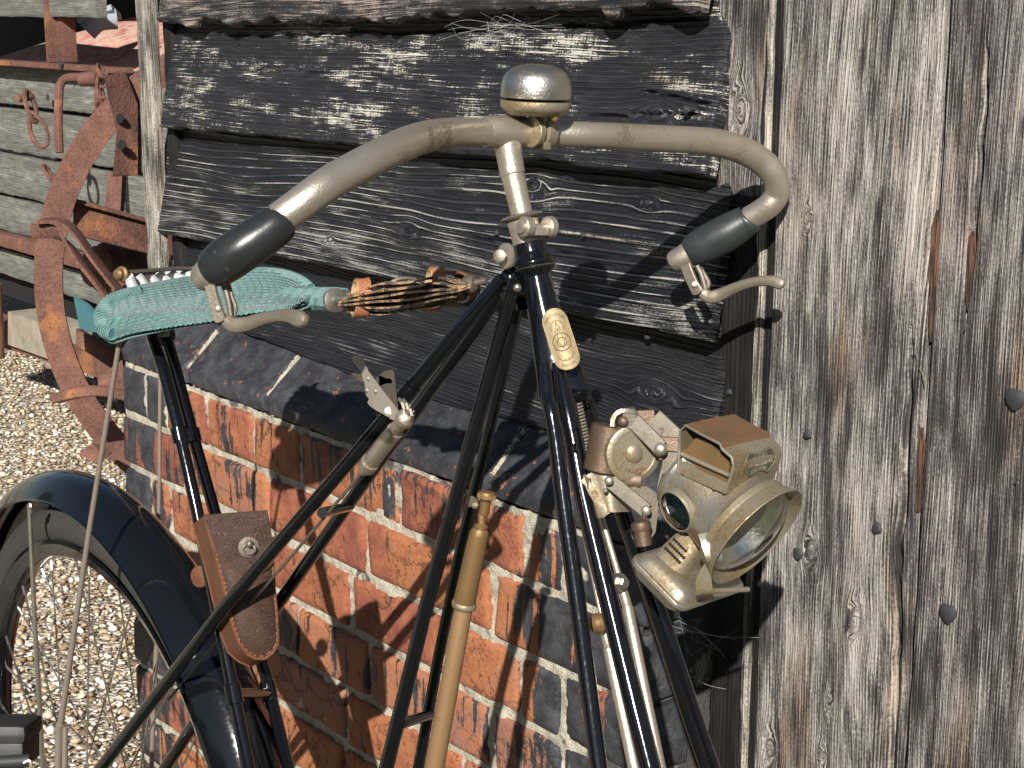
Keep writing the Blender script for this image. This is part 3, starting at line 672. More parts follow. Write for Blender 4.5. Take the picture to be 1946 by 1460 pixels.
# moulded fine lines and diamonds on the near grip (raised celluloid)
mb = MB(); gax = nrm(T(412, 507, 1.014) - T(522, 430, 1.012)); gp = nrm(np.cross(gax, DD)); gp = gp if gp @ UU > 0 else -gp
def gsurf(s, q):                      # s 0..1 along, q offset across in px
    x = 522 + (412 - 522) * s; y = 430 + (507 - 430) * s; wd = np.interp(s, [0, .2, .4, .6, .85, 1], [78, 83, 87, 88.5, 85, 76]) / 2
    t = 1.012; px_ = q / wd; c_ = T(x, y, t); rr = wd * t / F
    return c_ + rr * 1.012 * (math.sin(px_) * gp + math.cos(px_) * -nrm(DD - gax * (DD @ gax)))
for q in (-26, -23, -20, -17, 17, 20): mb.tube([gsurf(s, q) for s in np.linspace(.12, .88, 24)], .0004, 4)
for cs in (.30, .52, .74):
    for d in (4, 8, 12, 16):
        k = d / 135.0; q0 = -2
        mb.tube([gsurf(cs - k, q0), gsurf(cs, q0 + d), gsurf(cs + k, q0), gsurf(cs, q0 - d), gsurf(cs - k, q0)], .0005, 4)
mb.build('moulded_pattern', simple('pale_grip_moulding', (.050, .052, .042), .6), g1)  # moulding coloured paler than the grip body
def brake(br, bw, lev, spoon, boss, folds, t, sc):
    """bracket plate, inner folds, pivot and lever blade, all from measured points"""
    d = nrm(ray(*br[0])); side = -nrm(np.cross(nrm(T(*br[1], t) - T(*br[0], t)), d))
    mb = MB(); A = spline([T(x, y, t) for x, y in br], 5); mb.band(A, side + d * .55, np.interp(np.linspace(0, 1, len(A)), [0, .5, .85, 1], [bw * 1.0, bw, bw * 1.15, bw * .55]), .0035)
    mb.build_pt = None
    o = mb.build('brake_lever_bracket', M['lever'], BK)
    MB().lathe([(-.0012, .0017 * sc), (0, .0020 * sc), (.0007, .0017 * sc), (.001, .001 * sc)], T(*boss, t - .003), -d, 16).build('pivot_screw', M['nickel'], o)
    for i, f in enumerate(folds):
        A = spline([T(x, y, t + .008 + .004 * i) for x, y in f], 5); MB().tube(A, .0018 * sc, 8).build('bracket_fold', M['nickel_dark'], o)
    A = spline(np.array([[*T(x, y, t + dz), wd * t / F] for x, y, dz, wd in lev]), 6)
    mb = MB(); sd = np.array([nrm(np.cross(nrm(g_), d)) for g_ in np.gradient(A[:, :3], axis=0)])
    n = 10; m = len(A); V = []
    for i in range(m):
        nn = -nrm(d - nrm(np.gradient(A[:, :3], axis=0)[i]) * (d @ nrm(np.gradient(A[:, :3], axis=0)[i])))
        for k in range(n):
            th = 2 * math.pi * k / n; V.append(A[i, :3] + sd[i] * math.cos(th) * A[i, 3] / 2 + nn * math.sin(th) * min(.0034, A[i, 3] / 2))
    mb.add(V, [(i * n + k, i * n + (k + 1) % n, (i + 1) * n + (k + 1) % n, (i + 1) * n + k) for i in range(m - 1) for k in range(n)] + [tuple(range(n)), tuple((m - 1) * n + k for k in range(n))])
    mb.build('brake_lever', M['lever'], BK)
brake([(400, 540), (404, 560), (410, 580), (416, 600), (420, 612)], .0068, [(420, 600, .004, 12), (431, 610, .003, 25), (446, 618, .0, 30), (470, 616, -.004, 29), (500, 606, -.012, 25), (530, 600, -.022, 23), (552, 601, -.032, 27), (568, 606, -.038, 32), (580, 609, -.041, 24), (585, 610, -.042, 6)], 0, (415, 587), [[(424, 540), (431, 560), (436, 585), (438, 603)], [(433, 540), (440, 565), (447, 585), (444, 600)]], 1.012, 1.0)
brake([(1303, 503), (1309, 520), (1318, 540), (1325, 552), (1328, 558)], .0092, [(1326, 550, .004, 10), (1338, 559, .003, 22), (1352, 565, .0, 25), (1372, 559, -.004, 24), (1396, 548, -.012, 21), (1425, 538, -.022, 19), (1450, 534, -.030, 19), (1470, 535, -.036, 22), (1484, 540, -.040, 22), (1491, 543, -.041, 8)], 0, (1320, 541), [[(1324, 505), (1332, 520), (1338, 540), (1341, 552)], [(1330, 510), (1339, 524), (1346, 538), (1343, 548)]], 1.372, 1.3)

# --- head and fork
mb = MB()
secs = [(513, 1019, 27, 27), (530, 1020.5, 28, 27), (545, 1024, 29.5, 27), (580, 1031, 31, 27), (620, 1041.5, 35.5, 27), (660, 1051, 40, 26), (700, 1061.5, 44, 25), (730, 1068.5, 47, 24), (748, 1073, 48, 22), (762, 1076, 46, 16), (770, 1078, 40, 8)]
side = nrm(RR + .22 * UU * 0); n = 36; V = []
axf = nrm(T(1073, 748, 1.19) - T(1019, 513, 1.204))
for i, (y, x, hw, dpx) in enumerate(secs):
    t = 1.204 - (y - 513) * .00006; c_ = T(x, y, t); sd = nrm(RR - axf * (RR @ axf)); nn = nrm(np.cross(axf, sd)); nn = nn if nn @ DD < 0 else -nn
    for k in range(n):
        th = 2 * math.pi * k / n; ct, st_ = math.cos(th), math.sin(th)
        lob = 1 + .0 * st_
        if y > 690:                                     # three lobes where the blades leave
            f_ = min(1, (y - 690) / 60); lob = 1 + f_ * .16 * (abs(math.cos(1.5 * (th + math.pi / 2))) - .55)
        V.append(c_ + sd * ct * hw * t / F * (abs(ct) ** -.0 if 0 else 1) * lob + nn * st_ * dpx * t / F * lob)
m = len(secs); mb.add(V, [(i * n + k, i * n + (k + 1) % n, (i + 1) * n + (k + 1) % n, (i + 1) * n + k) for i in range(m - 1) for k in range(n)] + [tuple(range(n)), tuple((m - 1) * n + k for k in range(n))])
CROWN = mb.build('fork_crown', M['enamel'], BK)
fb = [[(1036, 690, .262, 20), (1042, 758, .268, 26), (1046, 775, .27, 27), (1057, 842, .272, 30), (1069, 938, .276, 33), (1100, 1168, .286, 34), (1138, 1460, .30, 34), (1165, 1660, .31, 34)],
      [(1060, 690, .245, 24), (1078, 780, .25, 36), (1090, 840, .252, 36), (1108, 938, .256, 37), (1163, 1168, .264, 39), (1235, 1460, .275, 40), (1285, 1660, .28, 41)],
      [(1085, 700, .215, 20), (1108, 750, .212, 28), (1117, 775, .210, 30), (1133, 827, .207, 31), (1176, 950, .200, 33), (1212, 1053, .195, 35), (1270, 1223, .187, 38), (1310, 1346, .180, 39), (1349, 1460, .172, 39), (1418, 1660, .16, 40)],
      [(1062, 720, .205, 14), (1076, 780, .203, 20), (1098, 870, .20, 24), (1124, 960, .195, 26), (1180, 1150, .185, 27), (1266, 1440, .17, 27), (1325, 1640, .16, 27)]]
for f_ in fb[:3]: rod('fork_blade', f_, M['enamel'], sp_=3, n=20)
# dark rims of the lug sockets and its pointed tongue
rod('lug_tongue', [(1074, 762, .2475, 40), (1082, 805, .2500, 40), (1090, 838, .2512, 37), (1092, 850, .2545, 20), (1093, 856, .262, 3)], M['enamel'], CROWN, n=20)
# coil spring between the blades
mb = MB(); a, b = P(1092, 752, .232), P(1120, 893, .232); axx = nrm(b - a); e1_, e2_ = frame(axx); turns = 23; L_ = np.linalg.norm(b - a)
mb.tube([a + axx * L_ * s + .0040 * (math.cos(2 * math.pi * turns * s) * e1_ + math.sin(2 * math.pi * turns * s) * e2_) for s in np.linspace(0, 1, turns * 12)], .00085, 6, cap=True)
mb.build('coil_spring', M['nickel'], BK)
MB().tube([a, b], .0028, 10).build('spring_guide', M['dark'], BK)
# brake rods
rod('brake_rod', [(1085, 880, .225, 9), (1118, 1053, .232, 9), (1141, 1160, .236, 10), (1146, 1183, .237, 10)], M['nickel'])
rod('brake_rod', [(1133, 950, .225, 12), (1160, 1040, .226, 12), (1176, 1095, .227, 13), (1182, 1108, .227, 13)], M['nickel'])
rod('brake_rod_sleeve', [(1146, 1185, .237, 20), (1157, 1231, .239, 20), (1157.5, 1233, .239, 24), (1206, 1460, .248, 26), (1245, 1640, .255, 26)], M['nickel'])
rod('brake_rod_sleeve', [(1176, 1098, .227, 20), (1192, 1153, .229, 20), (1192.5, 1155, .229, 23), (1222, 1302, .235, 23), (1254, 1460, .24, 24), (1290, 1640, .245, 24)], M['nickel'])
mb = MB(); c_ = P(1140, 1184, .248); mb.lathe([(-.003, .0052), (-.001, .0072), (.002, .0072), (.006, .0058), (.008, .003)], c_, nrm(-RR * .9 - DD * .4), 18); mb.build('rod_collar', M['brass'], BK)
mb = MB(); c_ = P(1176, 1107, .235); ax = nrm(RR * .65 - DD * .75); mb.lathe([(-.004, .0064), (.001, .0070), (.0025, .0064)], c_, ax, 18); mb.lathe([(.0025, .0046), (.006, .0046), (.007, .0036)], c_, ax, 6); mb.build('rod_nut', M['nickel_bright'], BK)
# head badge with its raised rings, triangle and lettering
bc = T(1066, 645, 1.172); bu2 = nrm(T(1046, 588, 1.176) - T(1083, 702, 1.168)); bn = nrm(-DD + .28 * -RR * 0); bs = nrm(np.cross(bu2, bn)); bs = bs if bs @ RR > 0 else -bs; bn = nrm(np.cross(bs, bu2)); bn = bn if bn @ DD < 0 else -bn
def bpt(u, v, h=0.0):                    # u across, v up (px units at that distance), wrapped round the head
    k = 1.172 / F; ang = u / 40.0; return bc + bs * (math.sin(ang) * 40 * k) + bu2 * v * k + bn * ((math.cos(ang) - 1) * 40 * k + .0008 + h)
ol = []
hl, hw = 62.0, 27.0
for i in range(48):
    th = 2 * math.pi * i / 48; c1, s1 = math.cos(th), math.sin(th); ol.append((hw * c1, (hl - hw) * (1 if s1 > 0 else -1) * (1 if abs(s1) > 1e-6 else 0) + hw * s1))
mb = MB(); rings = [1.0, .99, .93, .6, .3, .01]; V = []
hh = [0, .0009, .0006, .0006, .0006, .0006]
for r_, h_ in zip(rings, hh):
    for (u, v) in ol: V.append(bpt(u * r_, v * r_, h_))
n = 48; mb.add(V, [(i * n + k, i * n + (k + 1) % n, (i + 1) * n + (k + 1) % n, (i + 1) * n + k) for i in range(5) for k in range(n)] + [tuple(5 * n + k for k in range(n))])
BADGE = mb.build('head_badge', M['badge'], BK)
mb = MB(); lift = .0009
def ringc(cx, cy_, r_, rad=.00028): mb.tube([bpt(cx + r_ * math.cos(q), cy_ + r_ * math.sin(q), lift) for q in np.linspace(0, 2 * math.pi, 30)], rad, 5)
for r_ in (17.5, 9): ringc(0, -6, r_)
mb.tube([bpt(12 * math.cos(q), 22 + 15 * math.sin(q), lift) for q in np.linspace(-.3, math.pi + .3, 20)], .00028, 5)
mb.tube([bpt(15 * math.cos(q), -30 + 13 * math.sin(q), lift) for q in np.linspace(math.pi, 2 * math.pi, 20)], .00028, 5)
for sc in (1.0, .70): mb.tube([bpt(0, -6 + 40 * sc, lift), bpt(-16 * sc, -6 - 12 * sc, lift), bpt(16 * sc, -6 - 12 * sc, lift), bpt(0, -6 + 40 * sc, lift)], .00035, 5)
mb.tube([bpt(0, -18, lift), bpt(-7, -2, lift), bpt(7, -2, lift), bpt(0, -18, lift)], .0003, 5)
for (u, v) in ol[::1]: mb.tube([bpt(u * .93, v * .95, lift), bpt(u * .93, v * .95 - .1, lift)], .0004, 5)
mb.build('badge_relief', M['relief_shade'], BADGE)

def text_mesh(txt, size, place, mat, parent, name='lettering', ext=.0002):
    cu = bpy.data.curves.new(name, 'FONT'); cu.body = txt; cu.size = 1.0; cu.extrude = 0.02; cu.align_x = 'CENTER'; cu.resolution_u = 2
    o = bpy.data.objects.new(name, cu); COL.objects.link(o); bpy.context.view_layer.update()
    me = bpy.data.meshes.new_from_object(o.evaluated_get(bpy.context.evaluated_depsgraph_get()))
    V = [place(v.co.x * size, v.co.y * size, v.co.z) for v in me.vertices]; Fc = [list(p_.vertices) for p_ in me.polygons]
    bpy.data.objects.remove(o); mb_ = MB(); mb_.add(V, Fc); return mb_.build(name, mat, parent, smooth=False)
def arc(cx, cy_, r_, sgn):               # text bent round an arc on the badge
    def f(x, y, z):
        a = x / r_; rr = r_ + y * sgn
        return bpt(cx + rr * math.sin(a), cy_ + sgn * rr * math.cos(a), lift + z * .01) if sgn > 0 else bpt(cx + (r_ - y) * math.sin(a), cy_ - (r_ - y) * math.cos(a), lift + z * .01)
    return f
text_mesh('THE DURSLEY', 7, arc(0, 28, 19, 1), M['relief_shade'], BADGE)
text_mesh('PEDERSEN', 7, arc(0, -28, 27, -1), M['relief_shade'], BADGE)
text_mesh('GLOS', 6, arc(0, -22, 21, -1), M['relief_shade'], BADGE)

# --- frame tubes
rod('frame_tube', [(955, 528, .262, 26), (868, 632, .285, 30), (775, 745, .30, 29)], M['enamel'])
rod('frame_tube', [(765, 757, .302, 28), (640, 905, .325, 27.5), (430, 1150, .352, 26), (190, 1462, .372, 24), (120, 1552, .375, 24)], M['enamel'])
rod('frame_tube', [(968, 530, .225, 22), (925, 592, .226, 27), (813, 747, .230, 27), (700, 905, .236, 26), (530, 1146, .243, 25), (372, 1372, .247, 24), (318, 1455, .248, 23), (260, 1540, .248, 23)], M['enamel'])
rod('frame_lug', [(785, 733, .30, 33), (776, 745, .302, 34), (758, 768, .304, 31)], M['enamel'])
rod('cross_tube', [(612, 975, .325, 20), (664, 963, .238, 19)], M['enamel'])
rod('frame_tube', [(978, 535, .268, 24), (958, 615, .270, 29), (890, 860, .282, 29), (811, 1148, .297, 29), (781, 1270, .303, 29), (734, 1460, .31, 29), (690, 1640, .31, 29)], M['enamel'])
rod('frame_tube', [(993, 535, .222, 20), (978, 605, .222, 24), (918, 870, .229, 23), (878, 1030, .235, 22), (854, 1148, .239, 22), (831, 1260, .242, 22), (795, 1460, .247, 22), (760, 1640, .25, 22)], M['enamel'])
rod('cross_tube', [(762, 1375, .306, 22), (818, 1358, .244, 20)], M['enamel'])
mb = MB(); mb.plate([P(950, 560, .25), P(975, 545, .25), P(985, 590, .25), P(960, 582, .25)], (0, .02, 0)); mb.build('head_web', M['enamel'], BK)
mb = MB(); A = [(958, 516, .25, 30), (967, 524, .248, 42), (972, 535, .247, 44), (975, 548, .247, 34)]
rod('head_lug', A, M['enamel'], mb=mb, n=20)
# bright seam filled with screws on the head lug
MB().ball(P(983, 547, .275), .003, 10).build('lug_screw', M['nickel_bright'], BK)
# seat masts
rod('seat_mast', [(288, 636, .325, 22), (311, 703, .327, 23), (342, 826, .330, 24), (374, 970, .333, 24), (437, 1283, .338, 25), (470, 1452, .34, 27), (505, 1640, .34, 28)], M['enamel'], n=18)
rod('seat_mast', [(314, 634, .298, 22), (334, 703, .297, 23), (366, 826, .294, 23.5), (407, 970, .288, 23), (505, 1283, .275, 24), (545, 1452, .268, 26), (590, 1640, .265, 27)], M['enamel'], n=18)
mb = MB(); A = rodt([(298, 600, 1.55, 46), (300, 611, 1.55, 50), (303, 626, 1.548, 51), (304, 630, 1.548, 55), (306, 642, 1.545, 56), (309, 650, 1.544, 50)]); mb.tube(A[:, :3], A[:, 3], 22); ML = mb.build('mast_lug', M['enamel'], BK)
mb = MB(); c_ = T(312, 632, 1.522); mb.box(c_, nrm(RR) * .005, UU * .004, DD * .002, .001); mb.build('mast_nut', M['nickel_bright'], ML)
for q in ((341, 826, .330, 31), (366, 828, .294, 31)):
    c_ = P(*q[:3]); r_ = R(q[3], c_); d_ = nrm(P(437, 1283, .338) - P(311, 703, .327)); MB().lathe([(-.007, r_ * .8), (-.006, r_), (.006, r_), (.007, r_ * .8)], c_, d_, 20).build('mast_clip', M['enamel'], BK)
rod('cross_tube', [(446, 1318, .338, 20), (512, 1318, .274, 20)], M['enamel'])
for q in ((444, 1318, .338, 33), (511, 1312, .274, 30)):
    c_ = P(*q[:3]); r_ = R(q[3], c_); d_ = nrm(P(470, 1452, .34) - P(437, 1283, .338)); MB().lathe([(-.010, r_ * .8), (-.008, r_), (.008, r_), (.010, r_ * .8)], c_, d_, 20).build('mast_collar', M['enamel'], BK)
rod('wheel_stay_rod', [(233, 612, .36, 10), (208, 770, .366, 10), (171, 1000, .374, 10.5), (169, 988, .374, 10.5)][:3] + [(146, 1168, .38, 11), (115, 1377, .386, 12)], M['rod'])
rod('wheel_stay_rod', [(115, 1375, .386, 16), (113, 1384, .386, 18), (110, 1462, .388, 13), (104, 1600, .39, 13)], M['rod'])
rod('wheel_stay_rod', [(124, 1380, .382, 10), (123, 1462, .384, 12), (120, 1600, .384, 12)], M['rod'])
rod('wheel_stay_rod', [(305, 660, .23, 8), (303, 900, .232, 8), (298, 1200, .236, 9), (290, 1400, .238, 9), (284, 1560, .24, 9)], M['rod'])

# --- rear wheel
HUB = np.array([-1.565, -.30, .352])
mb = MB(); mb.lathe([(-.045, .014), (-.04, .026), (-.036, .026), (-.030, .016), (.030, .016), (.036, .026), (.04, .026), (.045, .014)], HUB, (0, 1, 0), 24); mb.tube([HUB - (0, .08, 0), HUB + (0, .08, 0)], .006, 10)
WH = mb.build('rear_wheel', M['nickel_dark'], BK)
def hoop(name, prof, mat, n=140, a0=0, a1=2 * math.pi, parent=WH, closed=True, c=HUB):
    """prof: closed list of (radius, side offset)"""
    m = len(prof); V = []; full = abs(a1 - a0 - 2 * math.pi) < 1e-6; N = n if full else n + 1
    for i in range(N):
        th = a0 + (a1 - a0) * i / n
        for (r_, y_) in prof: V.append((c[0] + r_ * math.cos(th), c[1] + y_, c[2] + r_ * math.sin(th)))
    Fc = []
    for i in range(N if full else n):
        for k in range(m if closed else m - 1): Fc.append((i * m + k, i * m + (k + 1) % m, ((i + 1) % N) * m + (k + 1) % m, ((i + 1) % N) * m + k))
    if not full and closed: Fc += [tuple(range(m)), tuple(n * m + k for k in range(m))]
    return MB().add(V, Fc).build(name, mat, parent)
tp = []
for i in range(18):
    th = 2 * math.pi * i / 18; rr = .019 * (1 + (.04 if math.cos(th) > .55 else 0)); tp.append((.332 + rr * math.cos(th) * 1.05, rr * .95 * math.sin(th)))
hoop('tyre', tp, M['rubber'])
hoop('rim', [(.318, -.015), (.314, -.0165), (.310, -.0150), (.300, -.011), (.2965, -.005), (.2965, .005), (.300, .011), (.310, .015), (.314, .0165), (.318, .015), (.309, .008), (.306, 0), (.309, -.008)], M['enamel'])
mb = MB(); 
for i in range(36):
    th = 2 * math.pi * i / 36 + .04; sd = -1 if i % 2 else 1; tilt = 1.15 if (i // 2) % 2 else -1.15
    a = HUB + np.array([.0235 * math.cos(th + tilt), .038 * sd, .0235 * math.sin(th + tilt)]); b = HUB + np.array([.298 * math.cos(th), .003 * sd, .298 * math.sin(th)])
    m1 = MB().tube([a, b], .00105, 6); d_ = nrm(b - a); m1.tube([b - d_ * .013, b], .0019, 7); m1.build('spoke', M['chrome'], WH)
# mudguard
prof = []
for i in range(13):
    q = -1 + i / 6.0; prof.append((.392 - .026 * abs(q) ** 2.2 , .036 * q))
inner = [(r_ - .0016, y_ * .97) for r_, y_ in prof[::-1]]
MG = hoop('mudguard', prof + inner, M['enamel'], n=110, a0=math.radians(-45), a1=math.radians(215), parent=BK)
hoop('guard_edge_bead', [(.3665, -.0375), (.3650, -.0365), (.3650, -.0350), (.3670, -.0355)], M['enamel'], n=110, a0=math.radians(-45), a1=math.radians(215), parent=MG)
rod('mudguard_stay', [(56, 968, .345, 8), (66, 1180, .35, 9), (82, 1462, .352, 9.5), (88, 1600, .352, 9)], M['chrome'])
mb = MB(); mb.ball(P(57, 963, .347), (.0045, .003, .0045), 10); mb.tube([P(57, 958, .347), P(58, 975, .347)], .0026, 8); mb.build('stay_nut', M['nickel_bright'], BK)
rod('chain_stay', [(0, 1330, .30, 14), (20, 1500, .30, 14)], M['enamel'])
# pedal
mb = MB(); a = T(0, 1420, 1.42); e1_ = nrm(RR); 
mb.box(T(5, 1385, 1.42), RR * .028, UU * .0085, DD * .028, .0075); PDL = mb.build('pedal', M['black_worn'], BK)
mb = MB(); mb.box(T(3, 1424, 1.425), RR * .026, UU * .012, DD * .026, .003); mb.tube([T(-20, 1450, 1.40), T(58, 1445, 1.40)], .006, 12); mb.build('pedal_block', M['black_worn'], PDL)
mb = MB(); mb.tube(spline([T(45, 1450, 1.395), T(56, 1446, 1.395), T(58, 1458, 1.395), T(46, 1468, 1.395)], 5), .0014, 6); mb.build('pedal_clip', M['nickel'], PDL)

# --- gear lever on the down tube
g0 = .318
def pl(name, pts, w0, th, mat, parent, tw=0.0):
    mb = MB(); n_ = -DD; mb.plate([P(x, y, w0 + tw * (x - 740) / 100) for x, y in pts], n_ * th); return mb.build(name, mat, parent, ang=30)
S6 = 5.617
def c6(l): return [(620 + a / S6, 640 + b / S6) for a, b in l]
GL = pl('gear_lever', c6([(270, 240), (285, 205), (320, 195), (365, 205), (400, 240), (412, 280), (455, 370), (610, 580), (700, 690), (800, 830), (850, 850), (868, 890), (820, 910), (790, 905), (690, 880), (600, 820), (540, 790), (470, 740), (440, 705), (460, 665), (425, 620), (420, 550), (410, 500), (375, 380), (320, 305), (290, 270)]), g0, .0022, M['matte_steel'], BK)
pl('quadrant_plate', c6([(520, 470), (560, 410), (620, 370), (710, 350), (730, 400), (745, 560), (775, 800), (740, 760), (600, 600), (570, 530), (590, 500), (640, 450), (680, 445), (705, 470), (700, 500), (560, 500)]), g0 - .006, .0016, M['nickel_dark'], GL)
pl('quadrant_back', c6([(600, 560), (650, 500), (740, 520), (775, 600), (770, 800), (700, 700)]), g0 - .012, .002, M['nickel'], GL)
pl('lever_ear', c6([(258, 395), (290, 388), (380, 400), (400, 470), (370, 480), (320, 430)]), g0 - .006, .003, M['nickel'], GL)
mb = MB()
mb.lathe([(0, .0040), (.0008, .0037), (.0013, .0025), (.0015, .001)], P(*c6([(668, 802)])[0], g0 + .0018), -DD, 22); mb.build('pivot_cap', M['nickel'], GL)
for q in ((450, 447), (437, 573), (530, 583)): MB().lathe([(0, .0017), (.0005, .0014), (.0007, .0008)], P(*c6([q])[0], g0 + .0018), -DD, 16).build('rivet', M['nickel_dark'], GL)
for q in ((805, 690), (850, 700), (890, 760)):
    a, b = c6([(q[0], q[1]), (q[0] + 20, q[1] + 130)]); MB().band(spline([P(*a, g0 - .004), P((a[0] + b[0]) / 2 + 3, (a[1] + b[1]) / 2, g0 + .004), P(*b, g0 - .006)], 5), DD, .007, .0022).build('clamp_loop', M['nickel'], GL)
a, b = c6([(840, 870), (720, 1020)]); mb = MB(); mb.tube([P(*a, g0 + .004), P(*b, g0)], .0052, 14); mb.ball(P(*c6([(835, 880)])[0], g0 + .002), .0075, 12); mb.build('cable_end', M['nickel'], GL)
a, b, c, d_ = c6([(740, 1000), (480, 1330), (440, 1390), (400, 1430)]); mb = MB(); mb.tube([P(*a, g0), P(*b, g0 - .002)], .0066, 16); mb.tube([P(*b, g0 - .002), P(*c, g0 - .003)], .0074, 16); mb.tube([P(*c, g0 - .003), P(*d_, g0 - .003)], .0048, 12); mb.build('cable_sleeve', M['nickel'], GL)
MB().tube([P(*d_, g0 - .003), P(560, 1050, g0 + .004), P(425, 1205, g0 + .012), P(320, 1330, g0 + .02)], .0013, 6).build('gear_cable', M['nickel_dark'], BK)

# --- slung saddle
NB = [(196, 636, .372), (215, 645, .37), (250, 634, .365), (300, 623, .358), (350, 613, .345), (400, 606, .33), (440, 599, .318), (500, 592, .298), (545, 588, .285)]
TOPE = [(200, 584, .362), (222, 563, .352), (262, 549, .335), (320, 539, .305), (380, 531, .27), (430, 523, .245), (480, 516, .228), (540, 521, .222), (588, 546, .245)]
MIDE = [(206, 612, .372), (228, 600, .365), (262, 588, .352), (320, 577, .33), (380, 571, .308), (430, 566, .295), (480, 561, .283), (540, 562, .272), (590, 565, .265)]
nb, tp_, md = (spline([P(*q) for q in L_], 8) for L_ in (NB, TOPE, MIDE))
m = len(nb); nc = 15; V = []; at = []
for i in range(m):
    for k in range(nc):
        c_ = k / (nc - 1)
        p_ = (nb[i] * (1 - 2 * c_) + md[i] * 2 * c_) if c_ < .5 else (md[i] * (2 - 2 * c_) + tp_[i] * (2 * c_ - 1))
        p_ = p_ - UU * .004 * math.sin(math.pi * c_) * 1.0
        V.append(p_); at.append((i * .62, c_ * 16, 0))
Fc = [(i * nc + k, i * nc + k + 1, (i + 1) * nc + k + 1, (i + 1) * nc + k) for i in range(m - 1) for k in range(nc - 1)]
mb = MB(); o = len(V); V2 = [q - UU * .004 for q in V]; at2 = list(at)
Fc2 = [tuple(j + o for j in f[::-1]) for f in Fc]
mb.v = [tuple(q) for q in V + V2]; mb.f = Fc + Fc2; mb.attr = [('cord', np.array(at + at2))]
SAD = mb.build('saddle', M['rope'], BK)
def cord(pts, r, name='cord', parent=SAD, tw=None, n=9, mat=None, wob=0.0, sd=0):
    A = spline(pts, 9); L_ = np.r_[0, np.cumsum(np.linalg.norm(np.diff(A, axis=0), axis=1))]
    if wob: A = A + UU * (wob * np.sin(L_ / .0046 * 2 * np.pi + sd))[:, None]
    mb_ = MB(); mb_.tube(A, r, n)
    u_ = np.repeat(L_ / (tw or r * 5), n); v_ = np.tile(np.arange(n) / n * 2, len(A)); mb_.attr = [('cord', np.c_[u_, v_, u_ * 0])]
    return mb_.build(name, mat or M['rope'], parent)
# cords strung along the near panel and across the top
for k in range(11):
    c_ = k / 10 * .52
    L_ = []
    for i in range(0, m, 4):
        p_ = nb[i] * (1 - 2 * min(c_, .5)) + md[i] * 2 * min(c_, .5); L_.append(p_ - DD * .0026 + UU * (.0012 * math.sin(i * 1.7 + k)))
    cord(L_, .0021, wob=.0006, sd=k * 1.9)
for k in range(9):
    c_ = (k + 1) / 10
    L_ = [md[i] * (1 - c_) + tp_[i] * c_ + UU * (.0012 - .004 * math.sin(math.pi * (.5 + c_ / 2))) for i in range(0, m, 4)]
    cord(L_, .0017, wob=.0004, sd=k)
# lashing wound round the rear roll and the top edge
def wound(path, r0, pitch, rc, name='lashing', parent=SAD):
    A = spline(path, 10); L_ = np.r_[0, np.cumsum(np.linalg.norm(np.diff(A, axis=0), axis=1))]; n = int(L_[-1] / pitch); ps = []
    tg = np.gradient(A, axis=0); a, b = frame(tg[0])
    N_ = n * 9
    for j in range(N_):
        s_ = L_[-1] * j / (N_ - 1); i = min(np.searchsorted(L_, s_), len(A) - 1); t = nrm(tg[i]); a = nrm(a - t * (a @ t)); b = np.cross(t, a)
        p0 = np.array([np.interp(s_, L_, A[:, q]) for q in range(3)]); th = 2 * math.pi * n * j / (N_ - 1); rr = r0 if np.isscalar(r0) else np.interp(s_ / L_[-1], np.linspace(0, 1, len(r0)), r0)
        ps.append(p0 + rr * (math.cos(th) * a + math.sin(th) * b))
    mb_ = MB(); mb_.tube(ps, rc, 6); at_ = np.c_[np.repeat(np.arange(len(ps)) * .35, 6), np.tile(np.arange(6) / 3, len(ps)), np.zeros(len(ps) * 6)]
    mb_.attr = [('cord', at_)]; o_ = mb_.build(name, M['rope'], parent)
    MB().tube(A, (r0 if np.isscalar(r0) else np.interp(L_ / L_[-1], np.linspace(0, 1, len(r0)), r0)) * 1.0, 10).build('edge_core', M['teal'], o_); return o_
wound([P(216, 636, .372), P(203, 624, .372), P(200, 600, .368), P(210, 580, .36), P(232, 566, .35), P(270, 554, .335)], [.0045, .0085, .009, .0075, .006, .0045], .0026, .0016)
wound([P(262, 552, .335), P(320, 541, .305), P(400, 528, .26), P(480, 518, .228), P(530, 520, .222), P(568, 532, .232), P(590, 548, .248)], .0036, .0026, .0014)
wound([P(545, 572, .262), P(565, 569, .26), P(640, 568, .255), P(650, 568.5, .255)], [.0105, .0095, .0088, .0088], .0022, .0013)
